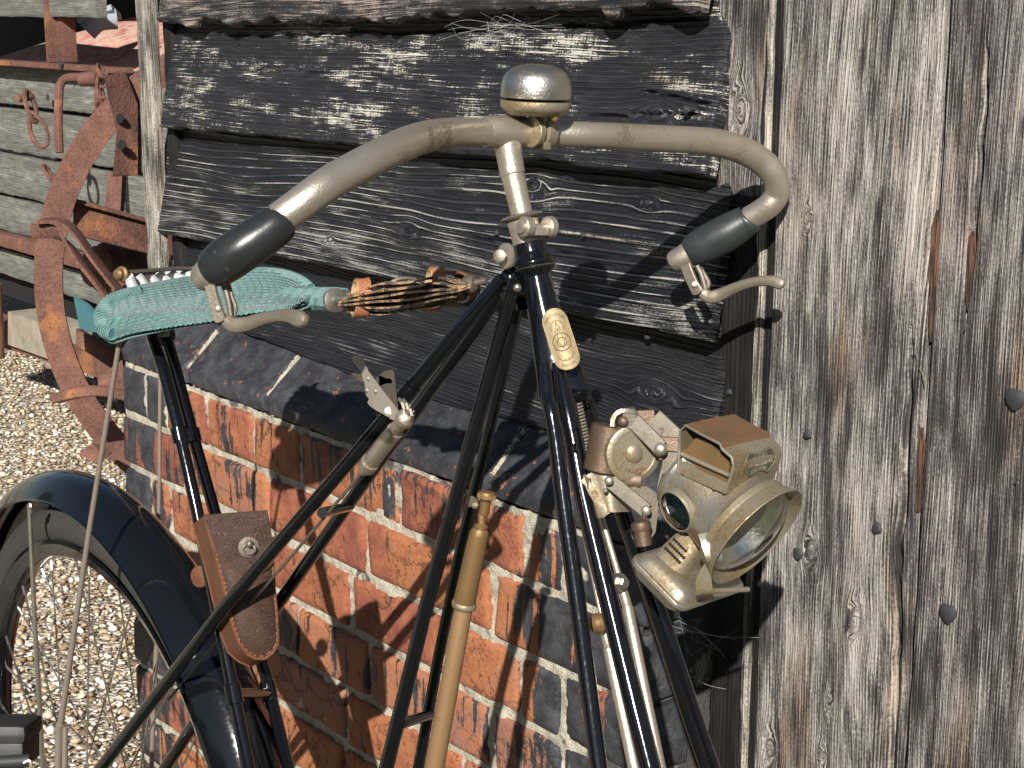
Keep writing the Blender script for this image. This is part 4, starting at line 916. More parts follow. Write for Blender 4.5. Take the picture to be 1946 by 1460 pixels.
# springs and rear bar
b0_, b1_ = P(232, 519, .345), P(425, 511, .215)
mb = MB(); mb.band([b0_, b0_ * .5 + b1_ * .5 + UU * .002, b1_], DD, .008, .003); mb.band([b0_ - UU * .006, b1_ - UU * .006], UU, .006, .002); mb.build('saddle_bar', M['nickel_dark'], SAD)
mb = MB(); mb.lathe([(-.006, .003), (-.004, .005), (0, .005), (.001, .007), (.003, .007)], P(229, 521, .348), nrm(b1_ - b0_), 14); mb.build('bar_nut', M['brass'], SAD)
sp_s = [((243, 524), (256, 552)), ((261, 524), (280, 550)), ((280, 523), (303, 545)), ((299, 522), (328, 543)), ((318, 520), (362, 539)), ((338, 519), (398, 535)), ((358, 517), (428, 530)), ((380, 515), (445, 524))]
for i, (a, b) in enumerate(sp_s):
    f_ = i / 7; wa = .342 - .11 * f_; wb_ = .335 - .10 * f_; A0, B0 = P(*a, wa), P(*b, wb_); ax = nrm(B0 - A0); L_ = np.linalg.norm(B0 - A0); e1_, e2_ = frame(ax)
    mb = MB(); rr = .0042; tn = max(6, int(L_ / .0017)); pts = [A0 + ax * L_ * s * 1.0 + (rr if .06 < s < .94 else rr * .4) * (math.cos(2 * math.pi * tn * s) * e1_ + math.sin(2 * math.pi * tn * s) * e2_) for s in np.linspace(0, 1, tn * 9)]
    mb.tube(pts, .00085, 5); s_o = mb.build('spring', M['spring'], SAD)
    MB().tube([A0 + ax * L_ * .05, A0 + ax * L_ * .95], .0036, 9).build('spring_core', M['spring'], s_o)
mb = MB(); mb.lathe([(0, .0085), (.002, .010), (.006, .010), (.007, .006)], T(632, 571, 1.365), nrm(-DD * .8 + RR * .5), 20); mb.tube([T(636, 570, 1.36), T(668, 566, 1.35)], [.0036, .0028], 10); mb.ball(T(621, 570, 1.362), .0035, 10); mb.build('saddle_hook', M['nickel_bright'], BK)

# --- folded leather strap between saddle and head
ST = [P(655, 573, .255), P(720, 562, .252), P(790, 556, .25), P(860, 548, .248), P(885, 546, .246)]
mb = MB()
mb.tube(spline([P(654, 573, .25), P(668, 572, .25), P(760, 566, .248), P(850, 552, .246), P(872, 551, .246)], 6), .0085, 14); BUN = mb.build('folded_strap', M['strap'], BK)
lays = [(-13, .262), (-7, .268), (-1, .270), (5, .270), (11, .266), (17, .258)]
for i, (dy, w_) in enumerate(lays):
    pts = [(656, 574 + dy * .55), (672, 571 + dy), (720, 565 + dy * 1.75), (775, 559 + dy * 1.85), (830, 551 + dy * 1.7), (868, 549 + dy * .9), (880, 547 + dy * .6)]
    A = spline([P(x, y + 1.5 * math.sin(i * 2 + x * .05), w_) for x, y in pts], 7)
    MB().band(A, nrm(DD + UU * .1), .014, .0017).build('strap_layer', M['strap'], BUN)
for c_, nm in (((686, 566), 'strap_keeper'), ((826, 549), 'strap_keeper')):
    pts = []
    tl = .08 if c_[0] < 700 else .12
    for i in range(15):
        th = 2 * math.pi * i / 14; u_ = math.cos(th); v_ = math.sin(th)
        pts.append(T(c_[0] - v_ * 34 * -tl + u_ * 8, c_[1] - v_ * (35 if c_[0] < 700 else 40), 1.335 - u_ * .014 - (.0 if c_[0] < 700 else .035)))
    o = MB().band(pts, nrm(RR + UU * .05 - DD * .25), .0105, .0022).build(nm, M['leather_tan'], BK)
    MB().band([q + nrm(q - np.mean(pts, axis=0)) * -.0012 for q in pts], nrm(RR + UU * .05 - DD * .25), .0112, .0010).build('keeper_edge', M['leather_pale'], o)
MB().tube(spline([T(716, 563, 1.315), T(728, 550, 1.31), T(748, 534, 1.31), T(768, 529, 1.312), T(790, 531, 1.316)], 5), [.0016] * 21, 8).build('buckle_tongue', M['nickel_dark'], BUN)
mb = MB(); A = spline([T(868, 520, 1.285), T(888, 522, 1.275), T(902, 534, 1.272), T(900, 552, 1.272), T(886, 566, 1.28), T(858, 578, 1.29), T(838, 580, 1.30)], 5); mb.band(A, nrm(DD + .3 * RR), .020, .0025)
mb.plate([T(862, 520, 1.285), T(885, 518, 1.28), T(903, 533, 1.275), T(903, 552, 1.275), T(888, 568, 1.28), T(858, 580, 1.29), T(870, 548, 1.285)], DD * .010); TABL = mb.build('strap_tab', M['leather'], BK)
mb = MB(); o = T(879, 566, 1.268); A = [o + .0042 * (math.cos(q) * RR + .75 * math.sin(q) * UU) for q in np.linspace(0, 2 * math.pi, 18)]; mb.tube(A, .0011, 6); mb.build('eyelet', M['nickel_bright'], TABL)
mb = MB(); mb.tube([T(845, 549, 1.27), T(868, 545, 1.262), T(882, 543, 1.256)], [.0034, .0030, .0034], 12); mb.lathe([(0, .0062), (.003, .0074), (.007, .0074), (.009, .005)], T(884, 542, 1.262), nrm(RR * .8 - DD * .5 + UU * .1), 8); mb.tube([T(890, 541, 1.262), T(925, 533, 1.255)], .0026, 10); mb.build('strap_bolt', M['nickel_dark'], BK)

# ================================================================== leather tool bag on the seat masts
BG = thing('tool_bag', P(450, 1110, .30), 'brown leather tapering tool bag with a flap buckled round the black seat masts', 'bag')
def c3(l): return [(330 + a / 2.608, 900 + b / 2.608) for a, b in l]
tb = 1.425; bn_ = nrm(RR * .30 - DD * .95)       # outward normal of the bag's face
bc_ = T(455, 1110, tb)
def onb(x, y, off=0.0):
    v = ray(x, y); return CAM + v * (((bc_ + bn_ * off) - CAM) @ bn_ / (v @ bn_))
face = c3([(155, 207), (300, 195), (455, 183), (472, 260), (488, 400), (498, 560), (510, 690), (516, 790), (514, 850), (490, 890), (450, 918), (410, 918), (365, 895), (325, 840), (295, 760), (275, 680), (240, 520), (205, 400), (175, 290)])
back = c3([(97, 250), (240, 236), (420, 205), (440, 280), (460, 420), (470, 560), (480, 700), (490, 800), (480, 870), (455, 915), (420, 945), (375, 955), (320, 930), (270, 885), (235, 800), (210, 690), (180, 560), (150, 440), (115, 320)])
V = [onb(*q, 0) for q in face]; Vb = [onb(*q, -.020) for q in back]; n = len(V)
ctr = np.mean(V, axis=0); mb = MB()
mb.add([ctr + bn_ * .004] + [ctr + (v - ctr) * .55 + bn_ * .0035 for v in V] + [ctr + (v - ctr) * .93 + bn_ * .0015 for v in V] + V,
       [(0, 1 + i, 1 + (i + 1) % n) for i in range(n)] + [(1 + r_ * n + i, 1 + r_ * n + n + i, 1 + r_ * n + n + (i + 1) % n, 1 + r_ * n + (i + 1) % n) for r_ in range(2) for i in range(n)])
mb.build('bag_front', M['leather_dark'], BG)
mb = MB(); mb.add(V + Vb, [(i, (i + 1) % n, n + (i + 1) % n, n + i) for i in range(n)] + [tuple(range(2 * n - 1, n - 1, -1))]); mb.build('bag_gusset', M['leather_side'], BG)
mb = MB(); mb.tube([*V[11:], V[0]], .0016, 8); mb.tube(V[2:12], .0014, 8); mb.build('piping', M['leather'], BG)
mb = MB(); mb.tube([*Vb[11:], Vb[0]], .0011, 8); mb.build('piping', M['leather'], BG)
mb = MB()
for i in list(range(2, 18)):
    a, b = V[i], V[i + 1] if i + 1 < n else V[0]; a2 = ctr + (a - ctr) * .955 + bn_ * .0022; b2 = ctr + (b - ctr) * .955 + bn_ * .0022; L_ = np.linalg.norm(b2 - a2); k = max(1, int(L_ / .0042))
    for j in range(k): mb.tube([a2 + (b2 - a2) * (j + .1) / k, a2 + (b2 - a2) * (j + .65) / k], .00035, 4)
tag(mb.build('stitching', M['leather_tan'], BG), kind='stuff')
fl = c3([(150, 205), (300, 193), (458, 181), (475, 260), (490, 330), (500, 400), (495, 440), (460, 475), (400, 505), (345, 520), (290, 470), (240, 432), (215, 395), (195, 330), (170, 260)])
V = [onb(*q, .0042) for q in fl]; mb = MB(); mb.plate(V, bn_ * .0022); FLP = mb.build('flap', M['leather_dark'], BG)
mb = MB(); mb.tube([*V[6:], V[0]], .0011, 6); mb.build('flap_edge', M['leather'], FLP)
mb = MB(); o = onb(*c3([(372, 365)])[0], .0075); mb.lathe([(-.003, .0095), (.0, .0088), (.0004, .006)], o, bn_, 22); mb.tube([o + .0052 * (math.cos(q) * RR * 1.0 + math.sin(q) * UU * .8) + bn_ * .0025 + UU * -.0015 for q in np.linspace(0, 2 * math.pi, 20)], .0012, 7); mb.ball(o + bn_ * .004 + UU * .003, .0034, 10); mb.build('clasp', M['nickel_dark'], FLP)
mb = MB(); mb.lathe([(-.004, .010), (.001, .0100), (.002, .008)], T(380, 1096, 1.53), nrm(-RR * .5 - DD), 20); mb.build('strap_end', M['leather'], BG)

# ================================================================== tyre pump
PU = thing('tyre_pump', P(880, 1170, .27), 'old tan brass tyre pump clipped upright along a black frame tube', 'pump')
def pp(name, pts, mat, parent=PU, n=22): return rod(name, pts, mat, parent, n=n)
pp('pump_barrel', [(914, 1003, .270, 22), (913, 1008, .270, 32), (911, 1014, .270, 37), (905, 1040, .271, 39), (893, 1095, .274, 41), (883, 1142, .276, 43), (882, 1146, .276, 42)], M['brass'])
pp('pump_tube', [(882, 1150, .276, 34), (880, 1162, .277, 35), (853, 1310, .283, 36.5), (825, 1462, .289, 38), (797, 1620, .295, 38)], M['brass_tube'])
mb = MB(); c_ = P(882, 1149, .276); d_ = nrm(P(825, 1456, .289) - P(911, 1014, .27)); r_ = R(42, c_)
mb.lathe([(-.0035, r_ * .95), (-.002, r_ * 1.1), (0, r_ * 1.16), (.002, r_ * 1.1), (.0035, r_ * .9)], c_, d_, 26); mb.build('pump_collar', M['lamp'], PU)
pp('pump_neck', [(916, 975, .268, 15), (915, 998, .269, 15), (915, 999, .269, 27), (914, 1003, .27, 29), (914, 1004, .27, 24)], M['brass'])
pp('pump_nozzle', [(925, 943, .266, 20), (923, 952, .266, 20), (920, 972, .267, 21), (918, 980, .268, 15)], M['brass'])
mb = MB(); c_ = P(925, 942, .266); d_ = nrm(P(925, 930, .266) - P(915, 1000, .27))
mb.lathe([(-.003, .0055), (-.002, .0066), (.001, .0068), (.0028, .006), (.0036, .003)], c_, d_, 24)
for i in range(24):
    a, b = frame(d_); th = 2 * math.pi * i / 24; q = c_ + .0067 * (math.cos(th) * a + math.sin(th) * b); mb.tube([q - d_ * .002, q + d_ * .0012], .0005, 4)
mb.build('pump_knob', M['brass'], PU)
mb = MB(); mb.plate([P(886, 946, .262), P(898, 942, .266), P(908, 950, .268), (P(906, 966, .268)), P(898, 962, .268), P(887, 963, .264)], -DD * .0035); mb.ball(P(903, 960, .276), .003, 8); mb.build('pump_clip', M['lamp'], PU)

# ================================================================== cycle lamp
LC = T(1431, 1014, 1.10)
LA = nrm((.85, .12, -.50)); LU = nrm(BZ - LA * LA[2]); LR = np.cross(LA, LU); LR, LU = LR * math.cos(.075) + LU * math.sin(.075), LU * math.cos(.075) - LR * math.sin(.075)           # forward, up, side facing the camera
def lp(x, y, z): return LC + LA * x + LR * y + LU * z
def linv(px, py, y=0.0):                 # where the sight line meets the lamp's own plane at side offset y
    v = ray(px, py); o = LC + LR * y; q = CAM + v * ((o - CAM) @ LR / (v @ LR)) - LC; return float(q @ LA), float(q @ LU)
def c1(x, y): return 1050 + x / 3.318, 740 + y / 3.318
LM = thing('cycle_lamp', LC, 'antique nickel cycle lamp with round lens and dark side jewel hung on the fork', 'lamp')
LB = MB().lathe([(-.0665, .010), (-.066, .0245), (-.064, .0285), (-.0615, .0298), (-.059, .0290), (-.057, .0296), (-.030, .0308), (-.016, .0322), (-.0125, .0345), (-.0115, .0360)], LC, LA, 52).build('lamp_body', M['lamp_light'], LM)
MB().lathe([(-.0125, .0352), (-.0120, .0368), (-.0085, .0372), (-.0075, .0366), (-.0040, .0384), (.0010, .0400), (.0035, .0412), (.0042, .0409), (.0030, .0392), (.0002, .0358), (-.0012, .0344), (-.0030, .0342)], LC, LA, 60, cap=False).build('front_ring', M['lamp'], LM)
MB().lathe([(-.002, .0346), (.0012, .031), (.0042, .026), (.0072, .018), (.0088, .009), (.0092, .0004), (.0078, .0004), (.0068, .011), (.0046, .020), (.0016, .028), (-.0030, .0342)], LC, LA, 48, cap=False).build('lens', M['glass'], LM)
MB().lathe([(-.0032, .0340), (-.010, .0315), (-.020, .0262), (-.028, .019), (-.033, .010), (-.0345, .0004)], LC, LA, 48, cap=False).build('reflector', M['mirror'], LB)
# side jewel
jx, jz = linv(*c1(778, 768), .029); jc = lp(jx, .0285, jz); 
rad = nrm(LR * .93 - LU * .30); jc = LC + LA * jx + LU * jz * .98 + LR * math.sqrt(max(1e-6, .0305 ** 2 - jz ** 2))
rad = nrm(jc - LC - LA * jx)
MB().lathe([(-.003, .0160), (.001, .0158), (.0022, .0146), (.0018, .0136)], jc, rad, 34, cap=False).build('jewel_bezel', M['lamp'], LM)
mb = MB(); a, b = LA, np.cross(rad, LA); V = [jc + rad * .0062]; n = 8
for rr, hh_ in ((.0062, .0046), (.0138, .0012)):
    for i in range(n): th = 2 * math.pi * (i + .5) / n; V.append(jc + rad * hh_ + rr * (math.cos(th) * a + math.sin(th) * b))
mb.add(V, [(0, 1 + i, 1 + (i + 1) % n) for i in range(n)] + [(1 + i, 1 + n + i, 1 + n + (i + 1) % n, 1 + (i + 1) % n) for i in range(n)]); mb.build('jewel', M['jewel'], LM, smooth=False)
# hood: bent sheet, open at its sides
ys = .0285
hp = [linv(*c1(*q), ys) for q in ((788, 520), (800, 380), (806, 262), (840, 228), (930, 280), (1055, 345), (1070, 380), (1128, 430), (1140, 480), (1120, 560), (1078, 655))]
hp2 = [(x * 1.0, z) for x, z in hp]
def sheet(prof, y0, y1, th, name, mat, parent, crown=0.0):
    mb_ = MB(); m_ = len(prof); V_ = []; ns = 9
    pr = np.array(prof); tg = np.gradient(pr, axis=0); nr_ = np.c_[-tg[:, 1], tg[:, 0]]; nr_ /= np.linalg.norm(nr_, axis=1)[:, None]
    for s_ in (0, 1):
        for i in range(m_):
            for k in range(ns):
                f_ = k / (ns - 1); q = pr[i] + nr_[i] * (th * s_ + crown * math.sin(math.pi * f_)); V_.append(lp(q[0], y0 + (y1 - y0) * f_, q[1]))
    o_ = m_ * ns; Fc_ = []
    for i in range(m_ - 1):
        for k in range(ns - 1): a_ = i * ns + k; Fc_ += [(a_, a_ + 1, a_ + ns + 1, a_ + ns), (o_ + a_, o_ + a_ + ns, o_ + a_ + ns + 1, o_ + a_ + 1)]
        Fc_ += [(i * ns, (i + 1) * ns, o_ + (i + 1) * ns, o_ + i * ns), (i * ns + ns - 1, o_ + i * ns + ns - 1, o_ + (i + 1) * ns + ns - 1, (i + 1) * ns + ns - 1)]
    for k in range(ns - 1): Fc_ += [(k, o_ + k, o_ + k + 1, k + 1), ((m_ - 1) * ns + k, (m_ - 1) * ns + k + 1, o_ + (m_ - 1) * ns + k + 1, o_ + (m_ - 1) * ns + k)]
    mb_.add(V_, Fc_); return mb_.build(name, mat, parent)
HD = sheet(hp2[:4], ys, -ys, .0009, 'hood_back', M['lamp'], LM)
HT = sheet(hp2[3:7], ys, -ys, .0010, 'hood_top', M['hood'], LM, .0006)
HF = sheet(hp2[6:], ys, -ys, .0010, 'hood_front', M['lamp'], LM, .0008)
mb = MB(); mb.tube([lp(x, ys, z) for x, z in hp2], .0009, 7); mb.build('hood_rim', M['lamp_light'], LM)
# inner chimney with louvre folds
ci = [linv(*c1(*q), ys - .006) for q in ((815, 470), (822, 400), (900, 310), (1000, 350), (1115, 470), (1108, 545), (1095, 600))]
mb = MB(); mb.plate([lp(x, ys - .006, z) for x, z in ci], LR * -.040); mb.build('chimney', M['brass'], LM)
a, b = linv(*c1(800, 405), ys - .002), linv(*c1(1112, 545), ys - .002)
mb = MB(); mb.tube([lp(a[0], ys - .003, a[1]), lp(b[0], ys - .003, b[1])], .0016, 8)
a, b, c, d_ = (linv(*c1(*q), ys - .001) for q in ((797, 440), (1105, 590), (1075, 650), (790, 525)))
mb.plate([lp(q[0], ys - .001, q[1]) for q in (a, b, c, d_)], LR * .0012); mb.build('chimney_base', M['lamp'], LM)
for q in ((828, 530), (1020, 625)):
    x_, z_ = linv(*c1(*q), ys); MB().ball(lp(x_, ys + .0005, z_), .0013, 8).build('rivet', M['brass'], LM)
# name plate on the hood front: shaped plate with raised lettering
fa = np.array(hp2[7]); fb_ = np.array(hp2[9]); fm = (fa + fb_) / 2; ft = nrm(np.r_[fa - fb_])            # up the front face (x,z)
fn = np.array([ft[1], -ft[0]]); fn = fn if fn[0] > 0 else -fn
def npt(u, v, h=0.0):                  # u to the viewer's right (minus side axis), v up, metres
    q = fm + ft * v + fn * (.0022 + h); return lp(q[0], -.002 - u, q[1])
out = [(-.0195, .0005), (-.0170, .0065), (-.0145, .0085), (-.009, .0070), (.0, .0064), (.006, .0078), (.0100, .0088), (.0150, .0062), (.0195, .0015), (.0180, -.0025), (.0125, -.0068), (.0095, -.0082), (.004, -.0062), (-.003, -.0058), (-.009, -.0072), (-.0125, -.0080), (-.0165, -.0055)]
mb = MB(); mb.plate([npt(u, v, 0) for u, v in out], npt(0, 0, .0006) - npt(0, 0, 0)); NP = mb.build('name_plate', M['verdigris'], LM)
mb = MB(); mb.tube([npt(u * .96, v * .93, .0007) for u, v in out + out[:1]], .00042, 6); mb.build('plate_rim', M['lamp'], NP)
for u in (-.0165, .0168): MB().ball(npt(u, .0003, .0008), .0009, 8).build('rivet', M['copper'], NP)
text_mesh('LUCAS', .0046, lambda x, y, z: npt(x * 1.15, .0024 + y + x * x * 12, .0007 + z * .012), M['lamp_light'], NP)
text_mesh('SILVER KING', .0055, lambda x, y, z: npt(x * .95 + y * .25, -.0022 + y, .0007 + z * .015), M['lamp_light'], NP)
text_mesh('FOR CYCLES', .0032, lambda x, y, z: npt(x - .001 + y * .25, -.0050 + y - x * x * 14, .0007 + z * .012), M['lamp_light'], NP)
# neck, oil reservoir with filler and air holes
zt_ = -.0345
def rrect(x0, x1, y0, y1, r, z, k=5):
    out = []
    for cx, cy_, a0 in ((x1 - r, y1 - r, 0), (x0 + r, y1 - r, 90), (x0 + r, y0 + r, 180), (x1 - r, y0 + r, 270)):
        for i in range(k + 1):
            a = math.radians(a0 + 90 * i / k); out.append((cx + r * math.cos(a), cy_ + r * math.sin(a), z))
    return out
def loft(rings, name, mat, parent, cap=True):
    n_ = len(rings[0]); V_ = [lp(*q) for r_ in rings for q in r_]; Fc_ = [(i * n_ + k, i * n_ + (k + 1) % n_, (i + 1) * n_ + (k + 1) % n_, (i + 1) * n_ + k) for i in range(len(rings) - 1) for k in range(n_)]
    if cap: Fc_ += [tuple(range(n_)), tuple((len(rings) - 1) * n_ + k for k in range(n_))]
    return MB().add(V_, Fc_).build(name, mat, parent, ang=40)
p1 = linv(*c1(495, 1070), .036); p2 = linv(*c1(790, 1345), .036)
BXm = (p1[0] + p2[0]) / 2; BZm = (p1[1] + p2[1]) / 2
x0_, x1_, yy0, yy1, BZm = -.0500, .0020, -.0425, .0370, -.0600
RS = loft([rrect(x0_ + e_, x1_ - e_, yy0 + e_, yy1 - e_, r_, BZm + h_) for e_, r_, h_ in
    ((.010, .008, -.0110), (.005, .009, -.0095), (.0030, .009, -.0060), (.0024, .009, -.0026), (.0004, .0085, -.0024), (-.0004, .0085, -.0016), (-.0004, .0085, .0010), (.0002, .0085, .0018), (.0022, .0085, .0021), (.0026, .0085, .0030), (.0036, .0085, .0062), (.0070, .0085, .0092), (.0125, .007, .0112))], 'oil_reservoir', M['lamp_light'], LM)
tx0, tx1 = x0_ + .006, x1_ - .018
GRT = loft([rrect(tx0, tx1, yy0 + .012, yy1 - .011, .009, BZm + .008), rrect(tx0 + .001, tx1 - .001, yy0 + .013, yy1 - .012, .009, BZm + .0125), rrect(tx0 + .003, tx1 - .003, yy0 + .018, yy1 - .019, .007, BZm + .028), rrect(tx0 + .005, tx1 - .004, yy0 + .022, yy1 - .023, .006, BZm + .034)], 'burner_gallery', M['lamp'], LM)
for r_ in range(3):
    for i in range(7 if r_ < 2 else 6):
        f_ = (i + .5) / 7; x_ = tx0 + .006 + (tx1 - tx0 - .012) * f_; z_ = BZm + .0185 + r_ * .0035; y_ = (yy1 - .012) - (z_ - BZm - .0165) * .61 + .0003
        nn = nrm(LR * .85 + LU * .52); MB().lathe([(-.0004, .0011), (.0002, .0011), (.0003, .0002)], lp(x_, y_, z_), nn, 8).build('air_hole', M['dark'], GRT)
mb = MB(); xf = x0_ + .004; c_ = lp(xf, .018, BZm + .008); u_ = LU
q0 = linv(*c1(577, 985), .020); q1 = linv(*c1(562, 880), .020); a, b = lp(q0[0], .020, q0[1]), lp(q1[0], .020, q1[1])
mb.tube([a, b], .0058, 16); mb.lathe([(-.001, .0066), (.001, .0072), (.0045, .0066), (.0060, .003)], b, nrm(b - a), 16); mb.build('filler_cap', M['copper'], LM)
# catch strap at the front and hinge under it
k0_ = linv(*c1(890, 850), .026); k1_ = linv(*c1(975, 990), .029); k2_ = linv(*c1(1005, 1060), .030)
mb = MB(); mb.band(spline([lp(k0_[0], .0275, k0_[1]), lp((k0_[0] + k1_[0]) / 2, .0295, (k0_[1] + k1_[1]) / 2), lp(k1_[0], .029, k1_[1])], 5), nrm(np.cross(LR, T(*c1(975, 990), 1.1) - T(*c1(890, 850), 1.1))), .0085, .0012); mb.build('catch_strap', M['copper'], LM)
kc = T(*c1(1000, 1010), 1.082); e1_ = nrm(T(*c1(1020, 1070), 1.082) - T(*c1(985, 950), 1.082))
mb = MB(); mb.band(spline([kc - e1_ * .011 + DD * .002, kc - e1_ * .003 - DD * .002, kc + e1_ * .006 - DD * .002, kc + e1_ * .010 + DD * .002], 4), RR, .011, .0012); mb.build('catch', M['lamp_light'], LM)
h0, h1 = T(*c1(915, 1277), 1.088), T(*c1(1235, 1262), 1.115)
mb = MB(); mb.tube([h0, h0 * .7 + h1 * .3], .0024, 10); mb.tube([h0 * .68 + h1 * .32, h1], .0018, 10); mb.build('hinge', M['lamp'], LM)
mb = MB(); mb.plate([T(*c1(960, 1100), 1.087), T(*c1(1000, 1180), 1.09), T(*c1(1010, 1268), 1.092), T(*c1(905, 1268), 1.087), T(*c1(900, 1215), 1.086), T(*c1(925, 1150), 1.086)], DD * .0016); mb.build('hinge_plate', M['lamp'], LM)
# sprung parallel-link bracket
t0 = 1.145
def link(a, b, wd, th, ta=t0, tb_=t0, mat='link', name='bracket_link'):
    A0, B0 = T(*c1(*a), ta), T(*c1(*b), tb_); sd = nrm(np.cross(B0 - A0, DD)); return MB().band([A0, A0 * .5 + B0 * .5, B0], sd, wd, th).build(name, M[mat], LM)
def stud(q, r_, t=t0, nm='bracket_rivet', mat='lamp_light'): r_ *= .46; return MB().lathe([(-.001, r_), (0, r_), (.0007, r_ * .85), (.0013, r_ * .5), (.0015, r_ * .1)], T(*c1(*q), t), nrm(-DD - RR * .15), 18).build(nm, M[mat], LM)
mb = MB(); A0, B0 = T(*c1(368, 235), t0 + .012), T(*c1(315, 515), t0 + .014); A = [A0, B0]; mb.tube([A0 - nrm(B0 - A0) * .001, A0, B0, B0 + nrm(B0 - A0) * .001], [.0120, .0138, .0138, .0115], 22); mb.build('bracket_post', M['copper'], LM)
mb = MB(); A = spline([T(*c1(385, 235), t0 + .004), T(*c1(390, 180), t0 + .004), T(*c1(430, 140), t0 + .004), T(*c1(500, 140), t0 + .006), T(*c1(535, 170), t0 + .01)], 6); mb.band(A, nrm(DD + .2 * RR), .012, .0035); mb.build('bracket_hook', M['lamp_light'], LM)
mb = MB(); c_ = T(*c1(510, 405), t0 + .002); kx = nrm(-DD * .86 + RR * .30 - UU * .1); mb.lathe([(-.007, .0190), (-.0062, .0200), (.0005, .0200), (.0012, .0188), (.0014, .016), (.0010, .0155), (.0010, .0065), (.0022, .0062), (.0034, .0045), (.0038, .001)], c_, kx, 44)
for i in range(60):
    a, b = frame(kx); th = 2 * math.pi * i / 60; q = c_ + .0201 * (math.cos(th) * a + math.sin(th) * b); mb.tube([q - kx * .006, q + kx * .0002], .0005, 4)
mb.build('tension_wheel', M['lamp'], LM)
text_mesh('PATENT', .0042, lambda x, y, z: c_ + kx * (.0015 + z * .01) + (.0105 + y) * (math.sin(x / .012) * frame(kx)[0] * -1 + math.cos(x / .012) * frame(kx)[1]), M['brass'], LM)
link((440, 200), (520, 205), .0115, .006); link((510, 200), (680, 370), .0115, .0055, tb_=t0 - .005); link((480, 185), (640, 175), .011, .008, ta=t0 + .016, tb_=t0 + .016, mat='copper')
link((640, 180), (790, 320), .0135, .008, ta=t0 + .016, tb_=t0 + .012); link((655, 340), (790, 350), .010, .006, ta=t0 + .004, tb_=t0 + .002, mat='copper')
stud((445, 203), .0078, t0 - .006, mat='copper'); stud((680, 378), .0088, t0 - .012); stud((680, 380), .0105, t0 - .0085, mat='nickel')
link((365, 580), (590, 765), .0105, .006, tb_=t0 - .004); stud((355, 578), .0070, t0 - .008); stud((590, 765), .0078, t0 - .010); stud((335, 640), .0038, t0 - .001)
mb = MB(); mb.tube([T(*c1(400, 570), t0 + .012), T(*c1(560, 578), t0 + .010)], .0088, 18); mb.build('bracket_barrel', M['copper'], LM)
mb = MB(); mb.plate([T(*c1(590, 610), t0 + .004), T(*c1(650, 650), t0 + .003), T(*c1(690, 720), t0 + .002), T(*c1(665, 770), t0 + .002), T(*c1(650, 900), t0 + .004), T(*c1(610, 960), t0 + .006), T(*c1(590, 900), t0 + .006), T(*c1(610, 820), t0 + .002), T(*c1(560, 760), t0), T(*c1(540, 690), t0), T(*c1(480, 620), t0 + .002)], DD * .004); mb.build('back_plate', M['link'], LM)
mb = MB(); mb.plate([T(*c1(700, 330), t0 + .004), T(*c1(800, 330), t0 + .002), T(*c1(830, 420), t0), T(*c1(780, 480), t0), T(*c1(690, 540), t0), T(*c1(655, 640), t0 + .002), T(*c1(680, 520), t0 + .002), T(*c1(700, 430), t0 + .002)], DD * .004); mb.build('back_plate', M['link'], LM)
mb = MB(); A = spline([T(*c1(205, 600), t0 + .034), T(*c1(215, 640), t0 + .022), T(*c1(250, 690), t0 + .012), T(*c1(300, 650), t0 + .010), T(*c1(345, 640), t0 + .008), T(*c1(400, 640), t0 + .010), T(*c1(465, 640), t0 + .02)], 5); mb.band(A, nrm(UU - .25 * RR), .030, .0022); mb.build('fork_clip', M['lamp'], LM)
mb = MB(); mb.plate([T(*c1(245, 560), t0 + .010), T(*c1(290, 510), t0 + .010), T(*c1(400, 520), t0 + .010), T(*c1(480, 660), t0 + .014), T(*c1(470, 695), t0 + .014), T(*c1(330, 700), t0 + .010), T(*c1(300, 600), t0 + .010)], DD * .010); mb.build('clip_block', M['link'], LM)

# ================================================================== farm trailer behind
WT = -.95
TR = thing('farm_trailer', P(60, 700, WT), 'old grey plank sided farm trailer with a rusty top rail in the yard behind', 'trailer')
def tplank(x0, y0, x1, y1, yb0, yb1, th=.03, seed=1, name='plank', dy=0.0):
    """plank between the sight lines of its top edge (x0,y0)-(x1,y1) and bottom edge heights yb0, yb1 (photo rows)"""
    a, b, c, d_ = P(x0, y0, WT), P(x1, y1, WT), P(x0, yb0, WT), P(x1, yb1, WT)
    z1 = (a[2] + b[2]) / 2; z0 = (c[2] + d_[2]) / 2; Lx = b[0] - a[0]
    return slab(name, M['trailer'], TR, (a[0], -WT + dy, z0), BX, BZ, Lx, z1 - z0 - .004, th, seed=seed, du=.03, dv=.006, wave=.02, per=.009, knots=((Lx * .8, (z1 - z0) * .4, .012),), und=.002, jb=.002, goff=seed * .31)
XA, XB = -260, 420
def trow(y_at0): return lambda x: 15 + (y_at0 - 15) * (x + 1597) / 1597.0
rows_ = [(117, 196), (202, 283), (288, 366), (370, 436), (470, 520)]
for i, (ya, yb) in enumerate(rows_):
    f0, f1 = trow(ya), trow(yb); tplank(XA, f0(XA), XB, f0(XB), f1(XA), f1(XB), seed=80 + i)
f0, f1 = trow(-70), trow(31); tplank(XA, f0(XA), 190, f0(190), f1(XA), f1(190), seed=91, dy=-.02)
mb = MB(); a, b = P(XA, trow(118)(XA), WT + .03), P(235, trow(118)(235), WT + .03); mb.box((a + b) / 2, BX * (b[0] - a[0]) / 2, (0, .028, 0), BZ * .007, .002); mb.build('top_rail', M['rust'], TR)
a, b = P(XA, trow(452)(XA), WT + .02), P(420, trow(452)(420), WT + .02); mb = MB(); mb.box((a + b) / 2, BX * (b[0] - a[0]) / 2, (0, .02, 0), BZ * .020, .004); mb.build('side_rail', M['rust'], TR)
